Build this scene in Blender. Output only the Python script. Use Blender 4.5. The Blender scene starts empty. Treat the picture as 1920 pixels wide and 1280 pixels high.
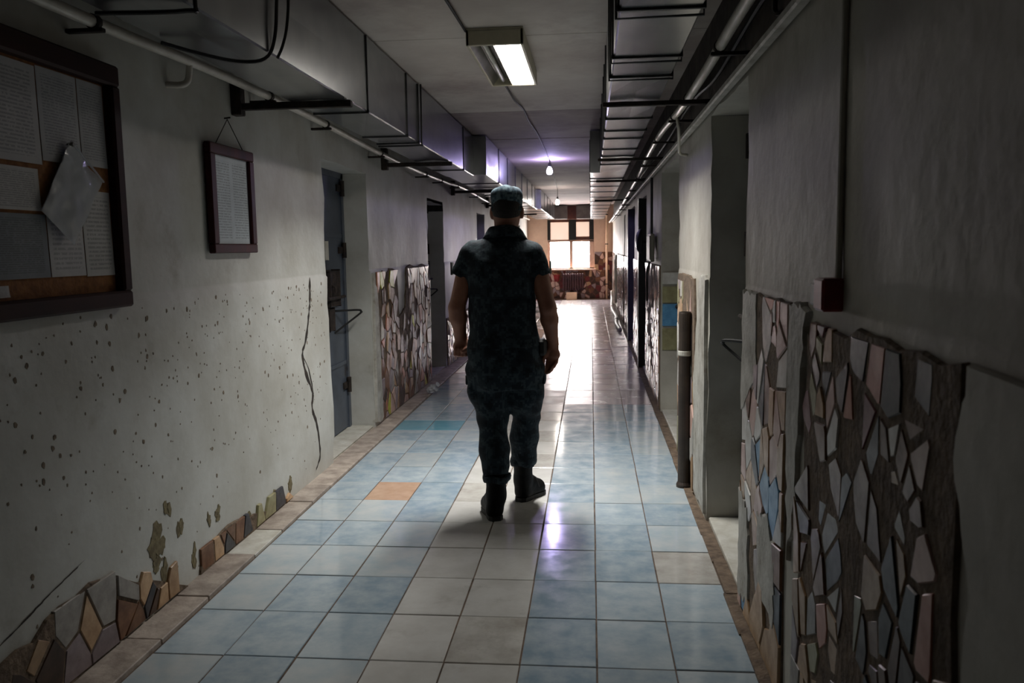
import bpy, bmesh, math, random
import numpy as np
from mathutils import Vector, Matrix, noise

# ------------------------------------------------------------------ camera, world, exposure
scene = bpy.context.scene
COL = scene.collection
random.seed(7)
cam_d = bpy.data.cameras.new('camera'); cam = bpy.data.objects.new('camera', cam_d); COL.objects.link(cam)
cam_d.sensor_fit = 'HORIZONTAL'; cam_d.sensor_width = 22.3; cam_d.lens = 18.0
cam_d.clip_start = .05; cam_d.clip_end = 100
cam.matrix_world = (Matrix.Translation((0, 0, 1.45)) @ Matrix.Rotation(math.radians(5.52), 4, 'Z')
                    @ Matrix.Rotation(math.radians(90 - 6.467), 4, 'X') @ Matrix.Rotation(-.0155, 4, 'Z'))
cam_d.dof.use_dof = True; cam_d.dof.focus_distance = 4.6; cam_d.dof.aperture_fstop = 3.5
scene.camera = cam
w = bpy.data.worlds.new('world'); scene.world = w; w.use_nodes = True
w.node_tree.nodes['Background'].inputs[0].default_value = (.8, .88, 1, 1)
w.node_tree.nodes['Background'].inputs[1].default_value = 1.0
vs = scene.view_settings
vs.view_transform = 'Standard'; vs.look = 'None'; vs.gamma = 1.0; vs.use_curve_mapping = False
vs.exposure = 0.6
LAMP, LAMP_W, BULB_A, BULB_B, DAY = 10.0, 24.0, 230.0, 100.0, 40.0

# corridor dimensions (metres): x across, y along, z up
XL, XR, YB, YE, ZC = -1.76, .60, -3.0, 23.1, 2.59

# ------------------------------------------------------------------ materials
def lin(c):
    return tuple(((v / 255) / 12.92 if v / 255 <= .04045 else ((v / 255 + .055) / 1.055) ** 2.4) for v in c) + (1,)
MATS = {}
def noisy(name, ca, cb, scale=4, rough=.6, rough2=None, bump=.0, bscale=30, metallic=0, stretch=(1, 1, 1),
          detail=5, lo=.35, hi=.65, spec=.5, objrand=0.0, cc=None, cscale=1.2, clo=.55, chi=.7, coords='world'):
    m = bpy.data.materials.new(name); m.use_nodes = True; MATS[name] = m
    nt = m.node_tree; N = nt.nodes; Lk = nt.links; b = N['Principled BSDF']
    if coords == 'world':
        g = N.new('ShaderNodeNewGeometry'); src = g.outputs['Position']
    else:
        g = N.new('ShaderNodeTexCoord'); src = g.outputs['Object']
    mp = N.new('ShaderNodeMapping'); mp.inputs['Scale'].default_value = stretch; Lk.new(src, mp.inputs[0])
    n = N.new('ShaderNodeTexNoise'); n.inputs['Scale'].default_value = scale; n.inputs['Detail'].default_value = detail
    n.inputs['Roughness'].default_value = .62
    Lk.new(mp.outputs[0], n.inputs[0])
    r = N.new('ShaderNodeMapRange'); r.inputs[1].default_value = lo; r.inputs[2].default_value = hi; Lk.new(n.outputs[0], r.inputs[0])
    mx = N.new('ShaderNodeMix'); mx.data_type = 'RGBA'; mx.inputs[6].default_value = lin(ca); mx.inputs[7].default_value = lin(cb)
    Lk.new(r.outputs[0], mx.inputs[0]); colour = mx.outputs[2]
    if cc:
        n2 = N.new('ShaderNodeTexNoise'); n2.inputs['Scale'].default_value = cscale; n2.inputs['Detail'].default_value = 8
        n2.inputs['Roughness'].default_value = .7; Lk.new(src, n2.inputs[0])
        r2 = N.new('ShaderNodeMapRange'); r2.inputs[1].default_value = clo; r2.inputs[2].default_value = chi; Lk.new(n2.outputs[0], r2.inputs[0])
        m2 = N.new('ShaderNodeMix'); m2.data_type = 'RGBA'; m2.inputs[7].default_value = lin(cc)
        Lk.new(r2.outputs[0], m2.inputs[0]); Lk.new(colour, m2.inputs[6]); colour = m2.outputs[2]
    if objrand:
        oi = N.new('ShaderNodeObjectInfo'); mr = N.new('ShaderNodeMapRange')
        mr.inputs[3].default_value = 1 - objrand; mr.inputs[4].default_value = 1 + objrand; Lk.new(oi.outputs['Random'], mr.inputs[0])
        hs = N.new('ShaderNodeHueSaturation'); Lk.new(mr.outputs[0], hs.inputs['Value']); Lk.new(colour, hs.inputs['Color']); colour = hs.outputs[0]
    Lk.new(colour, b.inputs['Base Color'])
    b.inputs['Metallic'].default_value = metallic; b.inputs['Specular IOR Level'].default_value = spec
    if rough2 is None: b.inputs['Roughness'].default_value = rough
    else:
        rr = N.new('ShaderNodeMapRange'); rr.inputs[3].default_value = rough; rr.inputs[4].default_value = rough2
        Lk.new(r.outputs[0], rr.inputs[0]); Lk.new(rr.outputs[0], b.inputs['Roughness'])
    if bump:
        nb = N.new('ShaderNodeTexNoise'); nb.inputs['Scale'].default_value = bscale; nb.inputs['Detail'].default_value = 4; Lk.new(mp.outputs[0], nb.inputs[0])
        bp = N.new('ShaderNodeBump'); bp.inputs['Strength'].default_value = bump; bp.inputs['Distance'].default_value = .01
        Lk.new(nb.outputs[0], bp.inputs['Height']); Lk.new(bp.outputs[0], b.inputs['Normal'])
    return m
def glow(name, c, s):
    m = bpy.data.materials.new(name); m.use_nodes = True; MATS[name] = m
    b = m.node_tree.nodes['Principled BSDF']; b.inputs['Base Color'].default_value = lin((230, 230, 230))
    b.inputs['Emission Color'].default_value = lin(c); b.inputs['Emission Strength'].default_value = s
    return m
def printed(name, paper, ink, rows, cols=1.0, amount=.45):
    """sheet with rows of small illegible print; generated u = across, v = up"""
    m = noisy(name, paper, tuple(max(0, v - 14) for v in paper), scale=9, rough=.7)
    nt = m.node_tree; N = nt.nodes; Lk = nt.links; b = N['Principled BSDF']
    tc = N.new('ShaderNodeTexCoord'); sp = N.new('ShaderNodeSeparateXYZ'); Lk.new(tc.outputs['Generated'], sp.inputs[0])
    def math_(op, a, bb=None):
        q = N.new('ShaderNodeMath'); q.operation = op
        for i, v in enumerate((a, bb)):
            if v is None: continue
            if isinstance(v, (int, float)): q.inputs[i].default_value = v
            else: Lk.new(v, q.inputs[i])
        return q.outputs[0]
    v = sp.outputs[2]; u = sp.outputs[1]
    line = math_('GREATER_THAN', math_('FRACT', math_('MULTIPLY', v, rows)), .5)
    uc = math_('FRACT', math_('MULTIPLY', u, cols))
    inu = math_('MULTIPLY', math_('GREATER_THAN', uc, .1), math_('LESS_THAN', uc, .92))
    inv = math_('MULTIPLY', math_('GREATER_THAN', v, .07), math_('LESS_THAN', v, .93))
    mp = N.new('ShaderNodeMapping'); mp.inputs['Scale'].default_value = (1, 26, rows); Lk.new(tc.outputs['Generated'], mp.inputs[0])
    wn = N.new('ShaderNodeTexNoise'); wn.inputs['Scale'].default_value = 1; Lk.new(mp.outputs[0], wn.inputs[0])
    word = math_('GREATER_THAN', wn.outputs[0], .42)
    fac = math_('MULTIPLY', math_('MULTIPLY', math_('MULTIPLY', line, inu), math_('MULTIPLY', inv, word)), amount)
    old = b.inputs['Base Color'].links[0].from_socket
    mx = N.new('ShaderNodeMix'); mx.data_type = 'RGBA'; mx.inputs[7].default_value = lin(ink)
    Lk.new(fac, mx.inputs[0]); Lk.new(old, mx.inputs[6]); Lk.new(mx.outputs[2], b.inputs['Base Color'])
    return m
def camo(name, cols, scale):
    m = bpy.data.materials.new(name); m.use_nodes = True; MATS[name] = m
    nt = m.node_tree; N = nt.nodes; Lk = nt.links; b = N['Principled BSDF']
    tc = N.new('ShaderNodeTexCoord'); sn = N.new('ShaderNodeVectorMath'); sn.operation = 'SNAP'; sn.inputs[1].default_value = (.012,) * 3
    Lk.new(tc.outputs['Object'], sn.inputs[0])
    n = N.new('ShaderNodeTexNoise'); n.inputs['Scale'].default_value = scale; n.inputs['Detail'].default_value = 3; Lk.new(sn.outputs[0], n.inputs[0])
    r = N.new('ShaderNodeValToRGB'); r.color_ramp.interpolation = 'CONSTANT'
    e = r.color_ramp.elements; e[0].position = 0; e[0].color = lin(cols[0]); e[1].position = .43; e[1].color = lin(cols[1])
    for p, c in ((.52, cols[2]), (.6, cols[3])):
        q = e.new(p); q.color = lin(c)
    Lk.new(n.outputs[0], r.inputs[0]); Lk.new(r.outputs[0], b.inputs['Base Color'])
    b.inputs['Roughness'].default_value = .85; b.inputs['Specular IOR Level'].default_value = .25
    nb = N.new('ShaderNodeTexNoise'); nb.inputs['Scale'].default_value = 26; nb.inputs['Detail'].default_value = 5; Lk.new(tc.outputs['Object'], nb.inputs[0])
    bp = N.new('ShaderNodeBump'); bp.inputs['Strength'].default_value = .35; bp.inputs['Distance'].default_value = .01
    Lk.new(nb.outputs[0], bp.inputs['Height']); Lk.new(bp.outputs[0], b.inputs['Normal'])
    return m

PLASTER_L = noisy('plaster_cool', (196, 197, 192), (172, 170, 161), scale=2.2, rough=.55, bump=.25, bscale=14, cc=(140, 132, 116), cscale=2.6, clo=.58, chi=.85, detail=8)
PLASTER_R = noisy('plaster_warm', (188, 185, 174), (160, 154, 142), scale=2.2, rough=.6, bump=.3, bscale=14, cc=(132, 122, 104), cscale=2.4, clo=.55, chi=.85, detail=8)
PLASTER_W = noisy('plaster_patch', (186, 184, 176), (150, 146, 136), scale=9, rough=.6, bump=.5, bscale=30, cc=(120, 110, 95), cscale=9, clo=.6, chi=.75)
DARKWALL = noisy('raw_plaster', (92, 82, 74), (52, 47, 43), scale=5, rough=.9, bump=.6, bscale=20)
ENDWALL = noisy('beige_plaster', (222, 192, 168), (204, 172, 150), scale=2, rough=.6, bump=.15)
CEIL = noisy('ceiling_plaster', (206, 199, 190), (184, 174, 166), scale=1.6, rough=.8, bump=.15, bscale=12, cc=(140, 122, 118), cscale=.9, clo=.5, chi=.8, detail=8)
CEIL_DARK = noisy('ceiling_plaster_dark', (170, 157, 151), (146, 133, 129), scale=1.6, rough=.8, bump=.15, bscale=12, cc=(112, 98, 98), cscale=1.1, clo=.45, chi=.75, detail=8)  # darker, more mauve plaster for the farther ceiling panels
GROUT = noisy('grout', (112, 92, 76), (62, 50, 42), scale=14, rough=.9, bump=.4, bscale=60)
MORTAR = noisy('mortar', (122, 104, 86), (82, 68, 55), scale=16, rough=.9, bump=.8, bscale=45)
KERB = noisy('kerb_stone', (182, 170, 158), (140, 128, 118), scale=10, rough=.6, bump=.4, bscale=40, objrand=.12)
KERBW = noisy('kerb_white', (206, 205, 196), (180, 176, 164), scale=10, rough=.5, bump=.3)
TK = dict(rough=.07, rough2=.15, bump=.02, bscale=6, objrand=.07, spec=.6)
T_BLUE = [noisy('glaze_blue_a', (150, 168, 180), (182, 192, 197), scale=7, **TK),
          noisy('glaze_blue_b', (140, 160, 174), (172, 184, 191), scale=9, **TK),
          noisy('glaze_blue_c', (164, 179, 187), (188, 193, 194), scale=6, **TK)]
T_BEIGE = [noisy('glaze_cream', (210, 209, 205), (194, 192, 187), scale=5, cc=(156, 150, 140), cscale=3, clo=.58, chi=.85, **TK),
           noisy('glaze_cream_worn', (198, 196, 190), (174, 170, 163), scale=7, cc=(148, 142, 132), cscale=4, clo=.5, chi=.8, **TK)]
TW_ = dict(TK, rough=.16, rough2=.3)
T_MAUVE = [noisy('glaze_mauve', (168, 158, 164), (150, 142, 148), scale=6, **TW_), noisy('glaze_mauve_pale', (182, 176, 180), (164, 156, 162), scale=6, **TW_)]
T_DULL = noisy('glaze_cream_dull', (206, 202, 200), (190, 184, 182), scale=5, **TW_)
T_ORANGE = noisy('glaze_orange', (204, 172, 148), (190, 156, 130), scale=12, **TK)
T_TEAL = noisy('glaze_teal', (98, 152, 172), (112, 160, 176), scale=8, **TK)
SH = dict(rough=.3, rough2=.42, bump=.04, bscale=12, objrand=.2, spec=.35)
S_COL = {'beige': ((188, 156, 120), (158, 126, 94)), 'pink': ((198, 168, 156), (178, 146, 134)), 'grey': ((156, 150, 142), (130, 124, 118)),
         'white': ((206, 204, 198), (186, 182, 174)), 'brown': ((122, 86, 60), (94, 62, 42)), 'slate': ((58, 58, 64), (42, 42, 46)),
         'black': ((40, 37, 36), (28, 26, 26)), 'blue': ((98, 150, 186), (74, 124, 164)), 'wine': ((112, 48, 44), (88, 34, 34)),
         'mauve': ((150, 136, 138), (128, 114, 116)), 'ochre': ((168, 134, 92), (140, 108, 70)), 'lime': ((190, 190, 60), (160, 160, 50)),
         'umber': ((76, 54, 40), (52, 38, 28)), 'coral': ((186, 124, 98), (166, 104, 82)), 'olive': ((160, 156, 118), (136, 130, 96))}
S_MAT = {k: noisy('shard_' + k, a, b, scale=18, **SH) for k, (a, b) in S_COL.items()}
S_GLOSS = {k: noisy('glossy_shard_' + k, a, b, scale=18, rough=.1, rough2=.22, bump=.05, bscale=10, spec=.6) for k, (a, b) in S_COL.items()}
METAL = noisy('galvanised_sheet', (158, 161, 162), (142, 145, 148), scale=5, rough=.24, metallic=.92, detail=3)
FLANGE = noisy('flange_steel', (78, 78, 78), (54, 54, 54), scale=12, rough=.5, metallic=.7)
BLACK = noisy('black_rubber', (26, 25, 25), (16, 16, 16), scale=20, rough=.6)
IRON = noisy('rusty_iron', (60, 50, 44), (30, 26, 24), scale=22, rough=.8, metallic=.3, bump=.5, bscale=50)
PIPEW = noisy('white_pipe', (204, 200, 190), (176, 170, 158), scale=7, rough=.35, bump=.1)
PIPED = noisy('brown_pipe', (66, 56, 48), (42, 36, 32), scale=7, rough=.55, bump=.2)
DOORG = noisy('door_grey_paint', (84, 92, 104), (66, 73, 84), scale=4, rough=.42, bump=.12, bscale=8, cc=(52, 44, 40), cscale=3, clo=.6, chi=.75)
DOORB = noisy('door_blue_paint', (78, 76, 90), (62, 60, 74), scale=4, rough=.4)
DOORK = noisy('door_dark_paint', (38, 40, 40), (24, 26, 26), scale=4, rough=.4)
WOOD = noisy('mahogany', (70, 20, 18), (42, 12, 12), scale=10, spec=.2, rough=.5, stretch=(1, 1, .2))
WOODD = noisy('dark_wood', (54, 26, 20), (32, 15, 12), scale=10, spec=.15, rough=.6, stretch=(1, .2, 1))
CORK = noisy('cork', (156, 104, 58), (122, 78, 42), scale=40, rough=.85, bump=.3, bscale=80)
GLASSY = noisy('clear_film', (222, 224, 226), (205, 208, 212), scale=8, rough=.12, bump=.8, bscale=9)
_b = GLASSY.node_tree.nodes['Principled BSDF']; _b.inputs['Alpha'].default_value = .5
BAG = noisy('crinkled_film', (225, 228, 232), (200, 205, 212), scale=30, rough=.08, bump=1, bscale=40)
BAG.node_tree.nodes['Principled BSDF'].inputs['Alpha'].default_value = .75
LIGHTBOX = noisy('enamel_cream', (186, 180, 156), (168, 162, 140), scale=8, rough=.45)
REFLECT = noisy('lamp_reflector', (150, 148, 138), (120, 118, 110), scale=8, rough=.3, metallic=.6)
GLOW_TUBE = glow('lit_diffuser', (255, 246, 236), LAMP)
GLOW_A = glow('lit_bulb_violet', (200, 186, 255), BULB_A)
GLOW_B = glow('lit_bulb_white', (255, 244, 232), BULB_B)
GLOW_W = glow('daylit_pane', (255, 246, 244), DAY)
RED = noisy('red_plastic', (134, 20, 24), (104, 14, 18), scale=9, rough=.4)
GREYBOX = noisy('grey_plastic', (120, 117, 106), (102, 100, 92), scale=9, rough=.5)
BOARD_GLOW = glow('sheet_daylight_glow', (226, 186, 160), .55)  # sheets emit a faint glow of their own, standing in for daylight behind
WINF = noisy('window_paint', (206, 176, 158), (182, 150, 134), scale=6, rough=.5)
BOARD = noisy('pale_board', (226, 196, 166), (206, 172, 142), scale=5, rough=.6)
VENTG = noisy('vent_grey', (112, 106, 102), (92, 86, 84), scale=6, rough=.5)
REDBROWN = noisy('red_brown_paint', (104, 60, 50), (78, 42, 38), scale=6, rough=.6)
RADI = noisy('radiator_paint', (84, 56, 62), (60, 38, 46), scale=6, rough=.45)
SKIN = noisy('skin', (150, 100, 78), (128, 82, 64), scale=10, rough=.55, bump=.15, bscale=60)
HAIR = noisy('hair', (26, 20, 18), (14, 11, 10), scale=60, rough=.8, bump=.6, bscale=120)
SHIRT = camo('camo_shirt', [(19, 25, 31), (32, 41, 47), (47, 58, 63), (26, 35, 43)], 15)
CAP_LIT = camo('camo_cap_lit', [(40, 52, 62), (64, 82, 92), (92, 110, 118), (52, 70, 82)], 15)  # paler than the shirt: lamp light on the crown is put into the colour
TROUS = camo('camo_trousers', [(19, 26, 33), (31, 42, 49), (47, 59, 65), (25, 36, 45)], 15)
LEATHER = noisy('boot_leather', (17, 16, 16), (10, 10, 10), scale=12, spec=.12, rough=.6, bump=.3, bscale=40)
SOLE = noisy('boot_sole', (18, 18, 18), (12, 12, 12), scale=12, rough=.7)
STAIN = noisy('stain_olive', (128, 118, 88), (92, 82, 60), scale=24, rough=.9, bump=.5)
FLECK = noisy('fleck_brown', (136, 122, 104), (92, 78, 64), scale=40, rough=.9)
CRACK = noisy('crack_edge', (58, 48, 40), (30, 25, 22), scale=30, rough=.95)
PAPER = [printed('sheet_print_a', (192, 190, 190), (90, 90, 96), 26), printed('sheet_print_b', (184, 184, 186), (90, 90, 98), 32),
         printed('sheet_print_c', (200, 198, 196), (96, 96, 100), 20), printed('sheet_print_dark', (132, 136, 140), (60, 62, 66), 30),
         printed('sheet_print_d', (202, 200, 200), (120, 120, 124), 14)]
NOTICE = printed('notice_print', (206, 214, 220), (100, 108, 118), 34, cols=2)

# ------------------------------------------------------------------ mesh helpers
def V(*a): return Vector(a)
class MB:
    def __init__(s): s.v = []; s.f = []
    def add(s, vs_, fs):
        o = len(s.v); s.v += [tuple(p) for p in vs_]; s.f += [tuple(i + o for i in q) for q in fs]; return s
    def box(s, x0, x1, y0, y1, z0, z1, ch=0.0):
        if ch <= 0:
            p = [(x, y, z) for x in (x0, x1) for y in (y0, y1) for z in (z0, z1)]
            return s.add(p, [(0, 1, 3, 2), (4, 6, 7, 5), (0, 4, 5, 1), (2, 3, 7, 6), (0, 2, 6, 4), (1, 5, 7, 3)])
        bm = bmesh.new(); bmesh.ops.create_cube(bm, size=1)
        for q in bm.verts: q.co = ((x0 + x1) / 2 + q.co.x * (x1 - x0), (y0 + y1) / 2 + q.co.y * (y1 - y0), (z0 + z1) / 2 + q.co.z * (z1 - z0))
        bmesh.ops.bevel(bm, geom=list(bm.edges), offset=ch, segments=1, affect='EDGES', profile=.5)
        bm.verts.index_update(); r = s.add([q.co[:] for q in bm.verts], [[q.index for q in f.verts] for f in bm.faces]); bm.free(); return r
    def tube(s, pts, r, n=8, cap=True):
        pts = [Vector(p) for p in pts]; rs = r if isinstance(r, (list, tuple)) else [r] * len(pts)
        ref = None; rings = []
        for i, p in enumerate(pts):
            t = (pts[min(i + 1, len(pts) - 1)] - pts[max(i - 1, 0)]).normalized()
            if ref is None: ref = V(0, 0, 1) if abs(t.z) < .9 else V(1, 0, 0)
            a = (ref - t * ref.dot(t)).normalized(); ref = a; b = t.cross(a)
            rings.append([p + (a * math.cos(2 * math.pi * k / n) + b * math.sin(2 * math.pi * k / n)) * rs[i] for k in range(n)])
        vs_ = [q for rg in rings for q in rg]; fs = []
        for i in range(len(pts) - 1):
            for k in range(n): fs.append((i * n + k, i * n + (k + 1) % n, (i + 1) * n + (k + 1) % n, (i + 1) * n + k))
        if cap: fs += [tuple(range(n))[::-1], tuple(range((len(pts) - 1) * n, len(pts) * n))]
        return s.add(vs_, fs)
    def lathe(s, prof, c, n=20, axis='z'):
        vs_ = []
        for r, h in prof:
            for k in range(n):
                a = 2 * math.pi * k / n; p = (r * math.cos(a), r * math.sin(a), h)
                if axis == 'x': p = (h, p[0], p[1])
                vs_.append((c[0] + p[0], c[1] + p[1], c[2] + p[2]))
        fs = [(i * n + k, i * n + (k + 1) % n, (i + 1) * n + (k + 1) % n, (i + 1) * n + k) for i in range(len(prof) - 1) for k in range(n)]
        fs += [tuple(range(n))[::-1], tuple(range((len(prof) - 1) * n, len(prof) * n))]
        return s.add(vs_, fs)
    def prism_x(s, poly, x0, x1, inset=0.0):
        """polygon in (y,z) from wall depth x0 to face x1, face edge softened by inset"""
        n = len(poly); cy = sum(p[0] for p in poly) / n; cz = sum(p[1] for p in poly) / n
        def sh(p, d):
            L = math.hypot(p[0] - cy, p[1] - cz) or 1; k = max(0, 1 - d / L); return (cy + (p[0] - cy) * k, cz + (p[1] - cz) * k)
        rings = [[(x0, *p) for p in poly]]
        if inset > 0:
            rings.append([(x1 - (x1 - x0) * .25, *p) for p in poly]); rings.append([(x1, *sh(p, inset)) for p in poly])
        else: rings.append([(x1, *p) for p in poly])
        vs_ = [q for r in rings for q in r]; fs = []
        for i in range(len(rings) - 1):
            for k in range(n): fs.append((i * n + k, i * n + (k + 1) % n, (i + 1) * n + (k + 1) % n, (i + 1) * n + k))
        fs.append(tuple(range((len(rings) - 1) * n, len(rings) * n)))
        return s.add(vs_, fs)
WORLD = {}
def finish(o, label=None, cat=None, group=None, kind=None):
    if label: o['label'] = label
    if cat: o['category'] = cat
    if group: o['group'] = group
    if kind: o['kind'] = kind
    return o
def build(name, mb, mat, parent=None, smooth=False, **tags):
    v = np.array(mb.v, float) if not isinstance(mb, tuple) else np.array(mb[0], float)
    f = mb.f if not isinstance(mb, tuple) else mb[1]
    lo, hi = v.min(0), v.max(0); org = np.array([(lo[0] + hi[0]) / 2, (lo[1] + hi[1]) / 2, lo[2]])
    me = bpy.data.meshes.new(name); me.from_pydata((v - org).tolist(), [], [tuple(int(i) for i in q) for q in f]); me.validate()
    bm = bmesh.new(); bm.from_mesh(me); bmesh.ops.recalc_face_normals(bm, faces=bm.faces); bm.to_mesh(me); bm.free()
    for m in (mat if isinstance(mat, (list, tuple)) else [mat]): me.materials.append(m)
    if smooth: me.shade_smooth()
    o = bpy.data.objects.new(name, me); COL.objects.link(o); WORLD[o.name] = org
    if parent is not None:
        o.parent = parent; o.location = Vector(org - WORLD[parent.name])
    else: o.location = Vector(org)
    return finish(o, **tags)
def empty(name, loc, **tags):
    o = bpy.data.objects.new(name, None); COL.objects.link(o); o.location = loc; o.empty_display_size = .1; WORLD[o.name] = np.array(loc, float)
    return finish(o, **tags)
def link_copy(src, name, parent, loc_world):
    o = src.copy(); o.name = name; COL.objects.link(o); o.parent = parent; o.location = Vector(np.array(loc_world, float) - WORLD[parent.name]); WORLD[o.name] = np.array(loc_world, float)
    return o
def bez(pts, n=6):
    """Catmull-Rom through pts"""
    P = [Vector(p) for p in pts]; P = [P[0] * 2 - P[1]] + P + [P[-1] * 2 - P[-2]]; out = []
    for i in range(1, len(P) - 2):
        for k in range(n):
            t = k / n; a, b, c, d = P[i - 1:i + 3]
            out.append(.5 * ((2 * b) + (c - a) * t + (2 * a - 5 * b + 4 * c - d) * t * t + (3 * b - a - 3 * c + d) * t ** 3))
    return out + [P[-2]]

# ------------------------------------------------------------------ floor
fb = MB().box(XL - .3, XR + .3, YB, YE + .1, -.12, -.0015)
floor = build('floor', fb, GROUT, label='long corridor floor of pale blue and cream glazed tiles', cat='floor', kind='structure')
TW, TL, TX0, TY0 = .269, .3715, .014, 2.732
def tile_geo(dx, dy, h=.008):
    a, b = dx / 2, dy / 2; c = .0025
    p = [(-a, -b, -.006), (a, -b, -.006), (a, b, -.006), (-a, b, -.006), (-a, -b, h - .008), (a, -b, h - .008), (a, b, h - .008), (-a, b, h - .008),
         (-a + c, -b + c, h - .006), (a - c, -b + c, h - .006), (a - c, b - c, h - .006), (-a + c, b - c, h - .006)]
    f = [(0, 1, 5, 4), (1, 2, 6, 5), (2, 3, 7, 6), (3, 0, 4, 7), (4, 5, 9, 8), (5, 6, 10, 9), (6, 7, 11, 10), (7, 4, 8, 11), (8, 9, 10, 11)]
    return p, f
tile_mesh = {}
def tile_for(m):
    if m.name not in tile_mesh:
        p, f = tile_geo(TW - .0055, TL - .0055); me = bpy.data.meshes.new('floor_tile'); me.from_pydata(p, [], f); me.materials.append(m); tile_mesh[m.name] = me
    return tile_mesh[m.name]
rt = random.Random(3)
stuff_near = {}
def tile_material(c, r):
    y = TY0 + r * TL
    if c == -5 and r == 5: return T_ORANGE
    if c in (-6, -5) and r == 10: return T_TEAL
    if c in (-3, -2) and y > 8.2: return T_DULL
    if c in (-3, -2): return T_BEIGE[1] if rt.random() < .35 else T_BEIGE[0]
    if c == 1 and r == 2: return T_BEIGE[1]
    if c >= -1 and y > 7.4: return rt.choice(T_MAUVE)
    if c <= -4 and y > 8.6: return rt.choice(T_MAUVE + T_BLUE[2:])
    return rt.choice(T_BLUE)
count = 0
for r in range(-15, 55):
    for c in range(-6, 2):
        m = tile_material(c, r)
        x = TX0 + (c + .5) * TW; y = TY0 + (r + .5) * TL
        if y + TL / 2 > YE: continue
        if -1 <= r < 36 and count < 300:
            o = bpy.data.objects.new('floor_tile', tile_for(m)); COL.objects.link(o); o.parent = floor
            o.location = Vector((x + rt.uniform(-.001, .001), y + rt.uniform(-.001, .001), rt.uniform(-.0012, .0012))) - Vector(WORLD['floor'])
            o.rotation_euler = (rt.uniform(-.002, .002), rt.uniform(-.002, .002), rt.uniform(-.003, .003)); count += 1
        else:
            p, f = tile_geo(TW - .0055, TL - .0055); stuff_near.setdefault(m.name, MB()).add([(q[0] + x, q[1] + y, q[2]) for q in p], f)
mats = [MATS[k] for k in stuff_near]; allv = MB(); mi = []
for i, k in enumerate(stuff_near):
    allv.add(stuff_near[k].v, stuff_near[k].f); mi += [i] * len(stuff_near[k].f)
o = build('floor_tile_field', allv, mats, floor, kind='stuff')
o.data.polygons.foreach_set('material_index', mi)
# kerb strip along the wall with the notice board, mortar strip along the other
y = 1.2; k = 0
while y < 22.8:
    L = rt.uniform(.32, .5)
    if k == 6: m_ = KERBW
    else: m_ = KERB
    q = MB().box(XL - .02, TX0 - 6 * TW - .004, y, y + L - .006, -.008, .016 + rt.uniform(-.003, .003), .003)
    build('kerb_block', q, KERBW if (3.55 < y < 3.98) else m_, floor); y += L; k += 1
q = MB(); 
for i in range(60):
    y0 = 1.2 + i * .36; q.box(TX0 + 2 * TW - rt.uniform(0, .01), XR + .01, y0, y0 + .37, -.006, .006 + rt.uniform(0, .008), .002)
build('mortar_strip', q, MORTAR, floor)

# ------------------------------------------------------------------ walls
def wall_x(x, y, z, side, arris):
    n = noise.noise(Vector((x * .7, y * 1.1, z * 1.1))) * .010 + noise.noise(Vector((y * 4, z * 4, 3.1))) * .003
    if arris: n += noise.noise(Vector((y * 6, z * 7, 9.2))) * .010
    low = (.008 if side < 0 else .003) if z < 1.285 else 0
    return x - side * (n + low)     # side +1: wall to the right, its face looks to -x
def corridor_wall(name, side, xf, y0, y1, openings, mat, z1, label, step=.1):
    ys = set(np.arange(y0, y1, step).round(4)) | {y1}; zs = set(np.arange(0, z1, step).round(4)) | {z1, 1.28, 1.29}
    for a, b, t, d in openings:
        ys = {q for q in ys if min(abs(q - a), abs(q - b)) > .035} | {a, b, a - .03, b + .03}
        zs = {q for q in zs if abs(q - t) > .035} | {t, t + .03}
    ys = sorted(ys); zs = sorted(zs); mb = MB(); idx = {}
    def op(y, z):
        for q in openings:
            if q[0] < y < q[1] and z < q[2]: return q
    edge = set()
    for a, b, t, d in openings:
        for z in zs:
            if z <= t: edge.add((a, z)); edge.add((b, z))
        for y in ys:
            if a <= y <= b: edge.add((y, t))
    def pos(y, z, x=None):
        ar = (y, z) in edge; X = wall_x(xf, y, z, side, ar)
        yy = y + (noise.noise(Vector((z * 3.5, y, 1.7))) * .022 if ar else 0); zz = z + (noise.noise(Vector((y * 3.5, z, 5.7))) * .012 if ar and z > .5 else 0)
        if x is not None: X = x; 
        return (X, yy, zz)
    def vid(y, z):
        if (y, z) not in idx: idx[(y, z)] = len(mb.v); mb.v.append(pos(y, z))
        return idx[(y, z)]
    for i in range(len(ys) - 1):
        for j in range(len(zs) - 1):
            if op((ys[i] + ys[i + 1]) / 2, (zs[j] + zs[j + 1]) / 2): continue
            mb.f.append((vid(ys[i], zs[j]), vid(ys[i + 1], zs[j]), vid(ys[i + 1], zs[j + 1]), vid(ys[i], zs[j + 1])))
    for a, b, t, d in openings:         # reveals and soffit, with their own vertices so the arris stays crisp
        for e in (a, b):
            zz = [z for z in zs if z <= t]; N_ = 4; base = len(mb.v)
            for z in zz:
                p = pos(e, z)
                for k_ in range(N_ + 1):
                    u = k_ / N_; X = p[0] + (xf + side * d - p[0]) * u
                    mb.v.append((X, p[1] * (1 - u) + e * u + noise.noise(Vector((X * 5, e, z * 4))) * .008, p[2]))
            for j in range(len(zz) - 1):
                for k_ in range(N_): mb.f.append((base + j * (N_ + 1) + k_, base + j * (N_ + 1) + k_ + 1, base + (j + 1) * (N_ + 1) + k_ + 1, base + (j + 1) * (N_ + 1) + k_))
        yy = [y for y in ys if a <= y <= b]; base = len(mb.v)
        for y in yy:
            p = pos(y, t); mb.v += [p, (xf + side * d, y, t)]
        for j in range(len(yy) - 1): mb.f.append((base + 2 * j, base + 2 * j + 1, base + 2 * j + 3, base + 2 * j + 2))
    return build(name, mb, mat, smooth=True, label=label, cat='wall', kind='structure')
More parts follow.
